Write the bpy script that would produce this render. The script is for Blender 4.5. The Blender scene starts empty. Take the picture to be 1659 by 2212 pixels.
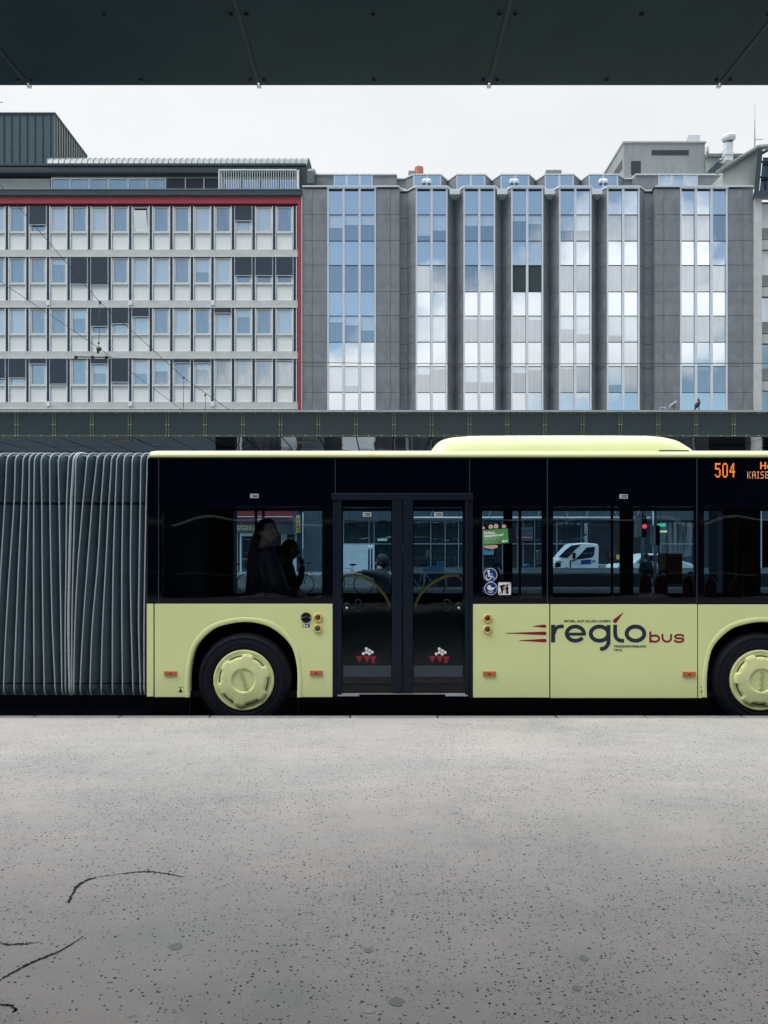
import bpy, math, random
from mathutils import Vector, Matrix
random.seed(7)
PI = math.pi
C = bpy.context.scene.collection
CX, V0, F, HC = 820.0, 1178.0, 1660.0, 1.855      # principal point and focal length, in units of a 1659 x 2212 picture
YB = 7.81                                          # near side of the bus
DB = 50.0                                          # main facades across the square

def P(u, v, D):
    return Vector(((u-CX)/F*D, D, HC+(V0-v)/F*D))
def bx(u): return (u-CX)/F*YB
def bz(v): return HC+(V0-v)/F*YB

# ------------------------------------------------------------------ materials
def new_mat(name):
    m = bpy.data.materials.new(name); m.use_nodes = True
    nt = m.node_tree
    return m, nt, nt.nodes['Principled BSDF']
def N(nt, t, **kw):
    n = nt.nodes.new(t)
    for k, v in kw.items():
        if k in n.inputs: n.inputs[k].default_value = v
        else: setattr(n, k, v)
    return n
def mat(name, col, rough=0.5, metal=0.0, var=0.12, scale=3.0, bump=0.0, bscale=30.0, spec=0.5, stretch=None, coat=0.0):
    m, nt, b = new_mat(name)
    b.inputs['Roughness'].default_value = rough
    b.inputs['Metallic'].default_value = metal
    b.inputs['Specular IOR Level'].default_value = spec
    b.inputs['Coat Weight'].default_value = coat
    tc = N(nt, 'ShaderNodeTexCoord')
    mp = N(nt, 'ShaderNodeMapping')
    if stretch: mp.inputs['Scale'].default_value = stretch
    nt.links.new(tc.outputs['Object'], mp.inputs['Vector'])
    n = N(nt, 'ShaderNodeTexNoise', Scale=scale, Detail=6.0, Roughness=0.6)
    nt.links.new(mp.outputs[0], n.inputs['Vector'])
    r = N(nt, 'ShaderNodeMapRange'); r.inputs[1].default_value = 0.3; r.inputs[2].default_value = 0.7
    r.inputs[3].default_value = 1-var; r.inputs[4].default_value = 1+var
    nt.links.new(n.outputs['Fac'], r.inputs[0])
    mx = N(nt, 'ShaderNodeVectorMath', operation='SCALE'); mx.inputs[0].default_value = col[:3]
    nt.links.new(r.outputs[0], mx.inputs['Scale'])
    nt.links.new(mx.outputs[0], b.inputs['Base Color'])
    if bump:
        n2 = N(nt, 'ShaderNodeTexNoise', Scale=bscale, Detail=4.0)
        nt.links.new(mp.outputs[0], n2.inputs['Vector'])
        bp = N(nt, 'ShaderNodeBump', Strength=bump, Distance=0.02)
        nt.links.new(n2.outputs['Fac'], bp.inputs['Height'])
        nt.links.new(bp.outputs[0], b.inputs['Normal'])
    return m
def emit(name, col, s):
    m, nt, b = new_mat(name)
    b.inputs['Base Color'].default_value = (*col, 1)
    b.inputs['Emission Color'].default_value = (*col, 1)
    b.inputs['Emission Strength'].default_value = s
    return m
def clear_glass(name, tint, ior=1.45, wav=0.0):
    m, nt, b = new_mat(name); nt.nodes.remove(b)
    out = nt.nodes['Material Output']
    t = N(nt, 'ShaderNodeBsdfTransparent', Color=(*tint, 1))
    g = N(nt, 'ShaderNodeBsdfGlossy', Roughness=0.0); g.inputs['Color'].default_value = (.9, .95, 1, 1)
    f = N(nt, 'ShaderNodeFresnel', IOR=ior)
    mx = N(nt, 'ShaderNodeMixShader')
    nt.links.new(f.outputs[0], mx.inputs[0]); nt.links.new(t.outputs[0], mx.inputs[1]); nt.links.new(g.outputs[0], mx.inputs[2])
    nt.links.new(mx.outputs[0], out.inputs['Surface'])
    if wav:
        tc = N(nt, 'ShaderNodeTexCoord'); n = N(nt, 'ShaderNodeTexNoise', Scale=1.3, Detail=1.0)
        bp = N(nt, 'ShaderNodeBump', Strength=wav, Distance=0.05)
        nt.links.new(tc.outputs['Object'], n.inputs['Vector']); nt.links.new(n.outputs['Fac'], bp.inputs['Height'])
        nt.links.new(bp.outputs[0], g.inputs['Normal'])
    return m
def mirror_pane(name, refl, dark, tint=(.92, .96, 1), wav=0.06, var=0.1):
    """coated facade glass: a mirror layer over a dim room or a blind"""
    m, nt, b = new_mat(name); out = nt.nodes['Material Output']
    b.inputs['Base Color'].default_value = (*dark, 1); b.inputs['Roughness'].default_value = 0.6
    b.inputs['Specular IOR Level'].default_value = 0
    tc = N(nt, 'ShaderNodeTexCoord')
    st = N(nt, 'ShaderNodeMapping'); st.inputs['Scale'].default_value = (3, 3, .25)
    ns = N(nt, 'ShaderNodeTexNoise', Scale=1.6, Detail=3.0)
    nt.links.new(tc.outputs['Object'], st.inputs['Vector']); nt.links.new(st.outputs[0], ns.inputs['Vector'])
    rr = N(nt, 'ShaderNodeMapRange'); rr.inputs[1].default_value = .35; rr.inputs[2].default_value = .65
    rr.inputs[3].default_value = refl-var; rr.inputs[4].default_value = min(1, refl+var)
    nt.links.new(ns.outputs['Fac'], rr.inputs[0])
    g = N(nt, 'ShaderNodeBsdfGlossy', Roughness=0.01); g.inputs['Color'].default_value = (*tint, 1)
    n = N(nt, 'ShaderNodeTexNoise', Scale=0.5, Detail=2.0); nt.links.new(tc.outputs['Object'], n.inputs['Vector'])
    bp = N(nt, 'ShaderNodeBump', Strength=wav, Distance=0.1)
    nt.links.new(n.outputs['Fac'], bp.inputs['Height']); nt.links.new(bp.outputs[0], g.inputs['Normal'])
    mx = N(nt, 'ShaderNodeMixShader'); nt.links.new(rr.outputs[0], mx.inputs[0])
    nt.links.new(b.outputs[0], mx.inputs[1]); nt.links.new(g.outputs[0], mx.inputs[2]); nt.links.new(mx.outputs[0], out.inputs['Surface'])
    return m

def translucent(name, col):
    m, nt, b = new_mat(name); t = N(nt, 'ShaderNodeBsdfTranslucent', Color=(*col, 1)); mx = N(nt, 'ShaderNodeMixShader'); mx.inputs[0].default_value = .8
    b.inputs['Base Color'].default_value = (*col, 1)
    nt.links.new(b.outputs[0], mx.inputs[1]); nt.links.new(t.outputs[0], mx.inputs[2]); nt.links.new(mx.outputs[0], nt.nodes['Material Output'].inputs['Surface'])
    return m
M = {}
M['paint'] = mat('bus_paint', (.775, .845, .41), .30, var=.05, scale=.9, coat=.3)
M['paint_dirty'] = mat('hub_paint', (.72, .76, .38), .45, var=.10, scale=9)
M['black'] = mat('black_gloss', (.0008, .0014, .0045), .05, var=.1, spec=.30)
M['blackm'] = mat('black_matt', (.003, .005, .012), .6, spec=.2, var=.2)
M['dframe'] = mat('door_rubber', (.0055, .011, .024), .45, spec=.25, var=.1)
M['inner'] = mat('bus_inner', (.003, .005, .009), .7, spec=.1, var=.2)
M['rubber'] = mat('tyre_rubber', (.004, .006, .014), .7, spec=.25, var=.25, scale=8, bump=.2)
M['bellow'] = mat('bellow_fabric', (.042, .078, .104), .42, var=.25, scale=2.5, bump=.25, bscale=14)
M['rib'] = mat('bellow_rib', (.40, .46, .50), .42, var=.12, scale=20)
M['seam'] = mat('joint_line', (.02, .03, .03), .6)
M['orange'] = mat('orange_lens', (.52, .13, .03), .25, var=.1, scale=40, coat=.5)
M['btn'] = mat('button_yellow', (.72, .52, .14), .4, var=.1, scale=40)
M['redlens'] = mat('red_lens', (.16, .015, .02), .2, var=.2, scale=60)
M['greenlens'] = mat('green_lens', (.02, .07, .08), .2, var=.2, scale=60)
M['alu'] = mat('aluminium', (.50, .54, .58), .35, metal=.7, var=.1)
M['red'] = mat('logo_red', (.23, .012, .022), .4, var=.04)
M['navy'] = mat('logo_navy', (.012, .028, .055), .4, var=.04)
M['greentext'] = mat('small_print', (.03, .075, .05), .5, var=.04)
M['white'] = mat('sticker_white', (.82, .84, .85), .4, var=.03)
M['blue'] = mat('sticker_blue', (.01, .035, .22), .35, var=.05)
M['green'] = mat('sticker_green', (.09, .33, .10), .4, var=.05)
M['dgreen'] = mat('sticker_dark_green', (.005, .06, .035), .4, var=.05)
M['skinprint'] = mat('printed_skin', (.68, .42, .33), .5, var=.12, scale=60)
M['railyellow'] = mat('rail_yellow', (.62, .42, .10), .4, var=.1)
M['seatdark'] = mat('seat_dark_red', (.045, .006, .010), .8)
M['seatred'] = mat('seat_red', (.42, .025, .045), .7, var=.2, scale=30)
M['partition'] = mat('partition_orange', (.34, .14, .045), .5, var=.1)
M['led'] = emit('led_orange', (1, .27, .05), .75)
M['led2'] = emit('led_pale', (1, .42, .20), .62)
M['busglass'] = clear_glass('bus_glass', (.84, .92, .97), 1.30, .15)
M['farglass'] = clear_glass('far_glass', (.70, .82, .88), 1.2)
M['skin'] = mat('skin', (.36, .21, .16), .55, var=.1)
M['hair'] = mat('hair', (.012, .010, .012), .6, var=.3, scale=60)
M['jacket'] = mat('jacket_navy', (.016, .024, .040), .6, var=.25, scale=12, bump=.5, bscale=20)
M['darkcoat'] = mat('dark_coat', (.004, .005, .009), .7, var=.2)
M['grey_platform'] = None

# concrete platform
def concrete():
    m, nt, b = new_mat('platform_concrete')
    tc = N(nt, 'ShaderNodeTexCoord'); L = nt.links.new
    o = tc.outputs['Object']
    big = N(nt, 'ShaderNodeTexNoise', Scale=.9, Detail=8.0, Roughness=.62); L(o, big.inputs['Vector'])
    mid = N(nt, 'ShaderNodeTexNoise', Scale=7.0, Detail=6.0, Roughness=.7); L(o, mid.inputs['Vector'])
    fine = N(nt, 'ShaderNodeTexNoise', Scale=160.0, Detail=3.0); L(o, fine.inputs['Vector'])
    ramp = N(nt, 'ShaderNodeValToRGB'); e = ramp.color_ramp.elements
    e[0].position = .30; e[0].color = (.335, .332, .328, 1); e[1].position = .72; e[1].color = (.490, .458, .442, 1)
    x = ramp.color_ramp.elements.new(.5); x.color = (.418, .398, .388, 1)
    mixf = N(nt, 'ShaderNodeMath', operation='MULTIPLY_ADD'); mixf.inputs[1].default_value = .35; 
    L(mid.outputs['Fac'], mixf.inputs[0])
    mm = N(nt, 'ShaderNodeMath', operation='MULTIPLY_ADD'); mm.inputs[1].default_value = .65
    L(big.outputs['Fac'], mm.inputs[0]); L(mixf.outputs[0], mm.inputs[2]); mixf.inputs[2].default_value = 0
    L(mm.outputs[0], ramp.inputs['Fac'])
    # dark aggregate pits, denser in some patches
    def pits(scale, size, thr, seed):
        mp = N(nt, 'ShaderNodeMapping'); mp.inputs['Location'].default_value = (seed, seed*2, 0); L(o, mp.inputs['Vector'])
        dis = N(nt, 'ShaderNodeTexNoise', Scale=scale*2.5, Detail=2.0); L(mp.outputs[0], dis.inputs['Vector'])
        ad = N(nt, 'ShaderNodeVectorMath', operation='MULTIPLY_ADD'); L(dis.outputs['Color'], ad.inputs[0])
        ad.inputs[1].default_value = (.012, .012, 0)
        w2 = N(nt, 'ShaderNodeTexNoise', Scale=9.0, Detail=3.0); L(mp.outputs[0], w2.inputs['Vector'])
        ad2 = N(nt, 'ShaderNodeVectorMath', operation='MULTIPLY_ADD'); L(w2.outputs['Color'], ad2.inputs[0]); ad2.inputs[1].default_value = (.07, .07, 0); L(mp.outputs[0], ad2.inputs[2])
        L(ad2.outputs[0], ad.inputs[2])
        vo = N(nt, 'ShaderNodeTexVoronoi', Scale=scale); vo.voronoi_dimensions = '2D'; L(ad.outputs[0], vo.inputs['Vector'])
        sep = N(nt, 'ShaderNodeSeparateColor'); L(vo.outputs['Color'], sep.inputs[0])
        dens = N(nt, 'ShaderNodeTexNoise', Scale=1.1, Detail=4.0, Roughness=.6); L(mp.outputs[0], dens.inputs['Vector'])
        a = N(nt, 'ShaderNodeMath', operation='MULTIPLY_ADD'); a.inputs[1].default_value = 1.7; a.inputs[2].default_value = thr-.85
        L(dens.outputs['Fac'], a.inputs[0])
        lt = N(nt, 'ShaderNodeMath', operation='LESS_THAN'); L(sep.outputs[0], lt.inputs[0]); L(a.outputs[0], lt.inputs[1])
        sz = N(nt, 'ShaderNodeMath', operation='MULTIPLY_ADD'); L(sep.outputs[1], sz.inputs[0]); sz.inputs[1].default_value = size*.9; sz.inputs[2].default_value = size*.35
        d = N(nt, 'ShaderNodeMath', operation='SUBTRACT'); L(sz.outputs[0], d.inputs[0]); L(vo.outputs['Distance'], d.inputs[1])
        s = N(nt, 'ShaderNodeMath', operation='MULTIPLY'); s.use_clamp = True; L(d.outputs[0], s.inputs[0]); s.inputs[1].default_value = 22
        p = N(nt, 'ShaderNodeMath', operation='MULTIPLY'); L(s.outputs[0], p.inputs[0]); L(lt.outputs[0], p.inputs[1])
        return p.outputs[0]
    p1 = pits(42, .21, .33, 3.1); p2 = pits(85, .25, .19, 9.7)
    mxp = N(nt, 'ShaderNodeMath', operation='MAXIMUM'); L(p1, mxp.inputs[0]); L(p2, mxp.inputs[1])
    mix = N(nt, 'ShaderNodeMixRGB'); L(mxp.outputs[0], mix.inputs['Fac']); L(ramp.outputs['Color'], mix.inputs['Color1'])
    mix.inputs['Color2'].default_value = (.035, .045, .06, 1)
    smp = N(nt, 'ShaderNodeMapping'); smp.inputs['Scale'].default_value = (.35, 1.5, 1); L(o, smp.inputs['Vector'])
    sn = N(nt, 'ShaderNodeTexNoise', Scale=1.7, Detail=7.0, Roughness=.65); L(smp.outputs[0], sn.inputs['Vector'])
    srp = N(nt, 'ShaderNodeValToRGB'); se = srp.color_ramp.elements; se[0].position = .36; se[0].color = (.88, .915, .92, 1); se[1].position = .60; se[1].color = (1.04, 1.01, .995, 1)
    L(sn.outputs['Fac'], srp.inputs['Fac'])
    tint = N(nt, 'ShaderNodeVectorMath', operation='MULTIPLY'); L(mix.outputs[0], tint.inputs[0]); L(srp.outputs['Color'], tint.inputs[1])
    fm = N(nt, 'ShaderNodeMapRange'); fm.inputs[1].default_value = .3; fm.inputs[2].default_value = .7; fm.inputs[3].default_value = .88; fm.inputs[4].default_value = 1.12
    L(fine.outputs['Fac'], fm.inputs[0])
    sc = N(nt, 'ShaderNodeVectorMath', operation='SCALE'); L(tint.outputs[0], sc.inputs[0]); L(fm.outputs[0], sc.inputs['Scale'])
    # a mossy damp stain of its own shape near the left pillar
    dist = N(nt, 'ShaderNodeVectorMath', operation='DISTANCE'); dist.inputs[1].default_value = (-1.38, 2.50, .2)
    wn = N(nt, 'ShaderNodeVectorMath', operation='MULTIPLY_ADD'); L(mid.outputs['Color'], wn.inputs[0]); wn.inputs[1].default_value = (.5, .5, 0); 
    gp = N(nt, 'ShaderNodeNewGeometry'); L(gp.outputs['Position'], wn.inputs[2]); L(wn.outputs[0], dist.inputs[0])
    st = N(nt, 'ShaderNodeMapRange'); st.inputs[1].default_value = .25; st.inputs[2].default_value = .62; st.inputs[3].default_value = .62; st.inputs[4].default_value = 0
    L(dist.outputs['Value'], st.inputs[0])
    m2 = N(nt, 'ShaderNodeMixRGB'); L(st.outputs[0], m2.inputs['Fac']); L(sc.outputs[0], m2.inputs['Color1']); m2.inputs['Color2'].default_value = (.10, .13, .13, 1)
    L(m2.outputs[0], b.inputs['Base Color'])
    b.inputs['Roughness'].default_value = .72; b.inputs['Specular IOR Level'].default_value = .35
    bp = N(nt, 'ShaderNodeBump', Strength=.35, Distance=.004)
    hh = N(nt, 'ShaderNodeMath', operation='SUBTRACT'); L(fine.outputs['Fac'], hh.inputs[0]); L(mxp.outputs[0], hh.inputs[1])
    L(hh.outputs[0], bp.inputs['Height']); L(bp.outputs[0], b.inputs['Normal'])
    return m
M['concrete'] = concrete()
M['kerb'] = mat('kerb_granite', (.20, .20, .205), .7, var=.18, scale=14, bump=.3, bscale=80)
M['crack'] = mat('crack_dark', (.012, .014, .02), .9)
M['gum'] = mat('gum_spot', (.42, .42, .41), .7)
M['gumdark'] = mat('patch_spot', (.22, .245, .245), .7)
M['asphalt'] = mat('asphalt', (.045, .047, .05), .8, var=.3, scale=1.5, bump=.5, bscale=120)
M['paving'] = mat('paving', (.20, .20, .195), .8, var=.2, scale=1.5)

# canopies
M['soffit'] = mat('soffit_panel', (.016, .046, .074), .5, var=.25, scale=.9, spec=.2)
M['bolt'] = mat('bolt_dark', (.01, .015, .02), .4)
M['soffit_far'] = mat('soffit_gloss', (.32, .36, .42), .06, metal=.9, var=.35, scale=.35, bump=.16, bscale=.9)
M['fascia'] = mat('fascia_panel', (.036, .050, .054), .28, metal=.4, var=.2, scale=1.2)
M['fasciaframe'] = mat('fascia_frame', (.085, .10, .07), .4, metal=.3, var=.2)
M['cap'] = mat('cap_zinc', (.42, .44, .44), .45, metal=.3, var=.12)
M['boltl'] = mat('bolt_bright', (.75, .78, .78), .3, metal=.3)
M['column'] = mat('column_dark', (.010, .013, .018), .6)

# facades
M['panelw'] = mat('office_panel', (.83, .835, .82), .5, var=.05, scale=.8, stretch=(1, 1, .3))
M['beam'] = mat('office_beam', (.56, .57, .555), .6, var=.09, scale=1.6, stretch=(1, 1, 2))
M['wframe'] = mat('office_frame', (.62, .63, .60), .5, var=.08)
M['slot'] = mat('office_slot', (.010, .030, .060), .6, var=.2)
M['sill'] = mat('office_sill', (.74, .78, .80), .4)
M['redband'] = mat('office_red', (.33, .035, .045), .55, var=.08)
M['shade'] = mat('shade_fabric', (.028, .045, .066), .75, var=.15, scale=2)
M['teal'] = mat('attic_teal', (.030, .055, .068), .45, var=.15)
M['eave'] = mat('eave_soffit', (.10, .125, .145), .6)
M['roofmetal'] = mat('roof_metal', (.21, .235, .235), .45, metal=.2, var=.12)
M['roofdark'] = mat('roof_dark', (.05, .085, .105), .5, var=.12)
M['beige'] = mat('attic_plaster', (.40, .42, .40), .7, var=.1)
M['stone'] = mat('granite_cladding', (.215, .226, .242), .48, var=.20, scale=1.2, bump=.1, bscale=8, spec=.4)
M['stonejoint'] = mat('granite_joint', (.045, .047, .052), .8)
M['mull'] = mat('bay_mullion', (.72, .76, .80), .28, metal=.55, var=.06)
M['whitecap'] = mat('white_coping', (.66, .70, .73), .45, var=.06)
M['concgrey'] = mat('penthouse_render', (.27, .285, .285), .75, var=.14, scale=1.2, stretch=(2, 2, .4))
M['concgrey2'] = mat('gable_render', (.40, .41, .385), .75, var=.14, scale=1.0)
M['darkgap'] = mat('dark_opening', (.03, .034, .042), .5)
M['terracotta'] = mat('terracotta', (.36, .13, .07), .7)
M['globe'] = mat('lamp_globe', (.72, .72, .70), .3, spec=.5)
M['globed'] = mat('lamp_globe_bowl', (.03, .07, .16), .15)
for i, (rf, dk) in enumerate([(.60, (.09, .13, .17)), (.52, (.16, .21, .26)), (.58, (.55, .60, .62)), (.5, (.10, .12, .14)), (.45, (.75, .78, .78))]):
    M['pane%d' % i] = mirror_pane('office_glass_%d' % i, rf*.92, dk, wav=.05, var=.05, tint=(.86, .90, .94))
M['spandrel'] = mirror_pane('bay_spandrel', .94, (.5, .5, .5), wav=.03, var=.02)
M['bwin'] = mirror_pane('bay_glass', .58, (.03, .06, .09), wav=.03, var=.03)
M['bblind'] = mirror_pane('bay_glass_blind', .60, (.60, .66, .70), wav=.03, var=.04)
M['bdark'] = mat('open_window_room', (.03, .045, .05), .3)
M['awhite'] = mat('shop_white', (.62, .66, .68), .5, var=.08)
M['shopgrey'] = mat('shop_grey', (.065, .088, .105), .6, var=.12)
M['shopdark'] = mat('shop_dark', (.014, .020, .027), .4, var=.3)
M['shopglass'] = mirror_pane('shop_glass', .12, (.02, .03, .036), wav=.05)
M['shopred'] = mat('shop_red', (.30, .03, .04), .5)
M['awning'] = mat('awning_plum', (.13, .04, .07), .7)
M['signyellow'] = mat('sign_yellow', (.75, .48, .10), .5)
M['letters'] = mat('letters_cream', (.95, .80, .40), .5)
M['poster'] = mat('poster_print', (.45, .30, .24), .5, var=.6, scale=3)
M['vanwhite'] = mat('van_white', (.78, .80, .80), .3, coat=.3, var=.04)
M['vanglass'] = mirror_pane('van_glass', .15, (.01, .015, .025), wav=.02)
M['cratesblue'] = mat('crate_blue', (.10, .30, .50), .5)
M['pole'] = mat('pole_grey', (.30, .34, .36), .4, metal=.4)
M['wire'] = mat('wire', (.03, .035, .04), .5)
M['pigeon_l'] = mat('pigeon_light', (.26, .29, .31), .7, var=.3, scale=14)
M['pigeon_d'] = mat('pigeon_dark', (.020, .024, .035), .6, var=.3, scale=14)
M['lampred'] = emit('signal_red', (1, .06, .04), 2.2)
M['lampgreen'] = emit('neon_green', (.05, .8, .3), .5)
M['lampyellow'] = emit('neon_yellow', (1, .85, .4), .5)

# ------------------------------------------------------------------ objects
W = {}       # world position of each object, for parenting
def wloc(o): return W.get(o.name, Vector((0, 0, 0))) if o else Vector((0, 0, 0))
def tag(o, label=None, cat=None, group=None, kind=None):
    if label: o['label'] = label
    if cat: o['category'] = cat
    if group: o['group'] = group
    if kind: o['kind'] = kind
    return o
def thing(name, label, cat, loc=(0, 0, 0), group=None):
    o = bpy.data.objects.new(name, None); C.objects.link(o); o.empty_display_size = .2
    o.location = loc; W[o.name] = Vector(loc)
    return tag(o, label, cat, group)

class MB:
    def __init__(s): s.v = []; s.f = []; s.m = []; s.mats = []; s.cur = 0; s.sm = []; s.smooth = False
    def use(s, m):
        if m not in s.mats: s.mats.append(m)
        s.cur = s.mats.index(m); return s
    def add(s, vs, fs, smooth=None):
        o = len(s.v); s.v += [tuple(v) for v in vs]
        for f in fs:
            s.f.append([i+o for i in f]); s.m.append(s.cur); s.sm.append(s.smooth if smooth is None else smooth)
        return s
    def box(s, x0, x1, y0, y1, z0, z1):
        vs = [(x, y, z) for z in (z0, z1) for y in (y0, y1) for x in (x0, x1)]
        return s.add(vs, [(0, 2, 3, 1), (4, 5, 7, 6), (0, 1, 5, 4), (2, 6, 7, 3), (0, 4, 6, 2), (1, 3, 7, 5)])
    def quad(s, a, b, c, d): return s.add([a, b, c, d], [(0, 1, 2, 3)])
    def prism(s, pts, y0, y1):
        """polygon of (x, z) extruded from y0 (front) to y1"""
        n = len(pts)
        A = sum(pts[i][0]*pts[(i+1) % n][1]-pts[(i+1) % n][0]*pts[i][1] for i in range(n))
        if A < 0: pts = pts[::-1]
        vs = [(x, y0, z) for x, z in pts]+[(x, y1, z) for x, z in pts]
        fs = [tuple(range(n)), tuple(range(2*n-1, n-1, -1))]
        fs += [(i, i+n, (i+1) % n+n, (i+1) % n) for i in range(n)]
        return s.add(vs, fs)
    def strip(s, a, b, y0, y1=None):
        """ribbon between two (x,z) polylines, extruded"""
        n = len(a); y1 = y0+.0015 if y1 is None else y1
        for i in range(n-1):
            s.prism([a[i], a[i+1], b[i+1], b[i]], y0, y1)
        return s
    def tube(s, pts, r, n=8, cap=True):
        pts = [Vector(p) for p in pts]; rs = r if isinstance(r, (list, tuple)) else [r]*len(pts)
        vs = []; fs = []; up = None
        for i, p in enumerate(pts):
            d = (pts[min(i+1, len(pts)-1)]-pts[max(i-1, 0)]).normalized()
            if up is None:
                up = d.orthogonal().normalized()
            up = (up-d*up.dot(d)).normalized(); sd = d.cross(up)
            for k in range(n):
                a = 2*PI*k/n; vs.append(p+(up*math.cos(a)+sd*math.sin(a))*rs[i])
        for i in range(len(pts)-1):
            for k in range(n):
                fs.append((i*n+k, i*n+(k+1) % n, (i+1)*n+(k+1) % n, (i+1)*n+k))
        if cap: fs += [tuple(range(n-1, -1, -1)), tuple(range(len(vs)-n, len(vs)))]
        return s.add(vs, fs, True)
    def lathe(s, c, prof, n=48, axis='y', rot=0):
        """prof: list of (radius, offset along axis)"""
        c = Vector(c); vs = []; fs = []
        for r, o in prof:
            for k in range(n):
                a = 2*PI*k/n+rot
                if axis == 'y': vs.append(c+Vector((r*math.cos(a), o, r*math.sin(a))))
                elif axis == 'z': vs.append(c+Vector((r*math.cos(a), r*math.sin(a), o)))
                else: vs.append(c+Vector((o, r*math.cos(a), r*math.sin(a))))
        for i in range(len(prof)-1):
            for k in range(n):
                fs.append((i*n+k, (i+1)*n+k, (i+1)*n+(k+1) % n, i*n+(k+1) % n))
        return s.add(vs, fs, True)
    def ball(s, c, r, n=12, m=8):
        if not isinstance(r, (tuple, list)): r = (r, r, r)
        c = Vector(c); vs = []; fs = []
        for i in range(m+1):
            t = PI*i/m
            for k in range(n):
                a = 2*PI*k/n
                vs.append(c+Vector((r[0]*math.sin(t)*math.cos(a), r[1]*math.sin(t)*math.sin(a), r[2]*math.cos(t))))
        for i in range(m):
            for k in range(n):
                fs.append((i*n+k, (i+1)*n+k, (i+1)*n+(k+1) % n, i*n+(k+1) % n))
        return s.add(vs, fs, True)
    def build(s, name, m=None, parent=None, bevel=0, seg=2, label=None, origin=None):
        if m is not None and not s.mats: s.mats = [m]
        vs = [Vector(v) for v in s.v]
        if origin is None:
            lo = [min(v[i] for v in vs) for i in range(3)]; hi = [max(v[i] for v in vs) for i in range(3)]
            origin = Vector([(lo[i]+hi[i])/2 for i in range(3)])
            if parent is None: origin.z = lo[2]
        origin = Vector(origin)
        me = bpy.data.meshes.new(name)
        me.from_pydata([v-origin for v in vs], [], s.f); me.validate()
        for mm in s.mats: me.materials.append(mm)
        if len(me.polygons) == len(s.f):
            for p, mi, sm in zip(me.polygons, s.m, s.sm): p.material_index = mi; p.use_smooth = sm
        me.update()
        o = bpy.data.objects.new(name, me); C.objects.link(o)
        if parent: o.parent = parent
        o.location = origin-wloc(parent); W[o.name] = origin
        if bevel:
            b = o.modifiers.new('Bevel', 'BEVEL'); b.width = bevel; b.segments = seg; b.limit_method = 'ANGLE'; b.angle_limit = .7
        if label: o['label'] = label
        return o

def pboxd(mb, u0, u1, v0, v1, D0, D1):
    """box whose front face fills u0..u1, v0..v1 at distance D0"""
    a = P(u0, v1, D0); b = P(u1, v0, D0)
    return mb.box(a.x, b.x, D0, D1, a.z, b.z)
def bbox(mb, u0, u1, v0, v1, y0, y1):
    """box on the bus side plane"""
    return mb.box(bx(u0), bx(u1), y0, y1, bz(v1), bz(v0))

def smooth_curve(pts, n=5, closed=False):
    out = []; N_ = len(pts)
    g = lambda i: pts[i % N_] if closed else pts[max(0, min(N_-1, i))]
    for i in range(N_ if closed else N_-1):
        p0, p1, p2, p3 = g(i-1), g(i), g(i+1), g(i+2)
        for k in range(n):
            t = k/n
            out.append(tuple(.5*((2*p1[j])+(-p0[j]+p2[j])*t+(2*p0[j]-5*p1[j]+4*p2[j]-p3[j])*t*t+(-p0[j]+3*p1[j]-3*p2[j]+p3[j])*t**3) for j in range(len(p1))))
    if not closed: out.append(tuple(pts[-1]))
    return out
def stroke(pts, w):
    """two offset polylines round a stroke of width w"""
    a = []; b = []
    for i, p in enumerate(pts):
        q0 = pts[max(i-1, 0)]; q1 = pts[min(i+1, len(pts)-1)]
        dx, dy = q1[0]-q0[0], q1[1]-q0[1]; l = math.hypot(dx, dy) or 1
        nx, ny = -dy/l*w/2, dx/l*w/2
        a.append((p[0]+nx, p[1]+ny)); b.append((p[0]-nx, p[1]-ny))
    return a, b
def ellipse(cx, cy, rx, ry, a0=0, a1=360, n=40):
    return [(cx+rx*math.cos(math.radians(a0+(a1-a0)*i/n)), cy-ry*math.sin(math.radians(a0+(a1-a0)*i/n))) for i in range(n+1)]

def text_mesh(mb, s, box, y, conv, th=.0015, rot=0, bold=0, center=None, width=None):
    """letters fitted to box=(u0,u1,v0,v1) and laid at depth y; conv maps (u,v)->(x,z)"""
    cu = bpy.data.curves.new('t', 'FONT'); cu.body = s; cu.resolution_u = 4; cu.offset = bold; cu.align_x = 'LEFT'
    ob = bpy.data.objects.new('t', cu); C.objects.link(ob)
    dg = bpy.context.evaluated_depsgraph_get()
    me = bpy.data.meshes.new_from_object(ob.evaluated_get(dg))
    vs = [(v.co.x, v.co.y) for v in me.vertices]; fs = [tuple(p.vertices) for p in me.polygons]
    bpy.data.objects.remove(ob); bpy.data.curves.remove(cu); bpy.data.meshes.remove(me)
    x0 = min(v[0] for v in vs); x1 = max(v[0] for v in vs); y0 = min(v[1] for v in vs); y1 = max(v[1] for v in vs)
    u0, u1, v0, v1 = box; out = []
    cu_, cv_ = (u0+u1)/2, (v0+v1)/2
    for vx, vy in vs:
        a = (vx-x0)/(x1-x0)-.5; b = (vy-y0)/(y1-y0)-.5
        w, h = (u1-u0), (v1-v0)
        du, dv = a*w, b*h
        c, sn = math.cos(rot), math.sin(rot)
        du, dv = du*c-dv*sn, du*sn+dv*c
        out.append(conv(cu_+du, cv_-dv))
    # front faces + a thin body behind
    n = len(out)
    mb.add([(x, y, z) for x, z in out], fs)
    return mb
BC = lambda u, v: (bx(u), bz(v))
def PC(D):
    def f(u, v):
        p = P(u, v, D); return (p.x, p.z)
    return f

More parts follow.
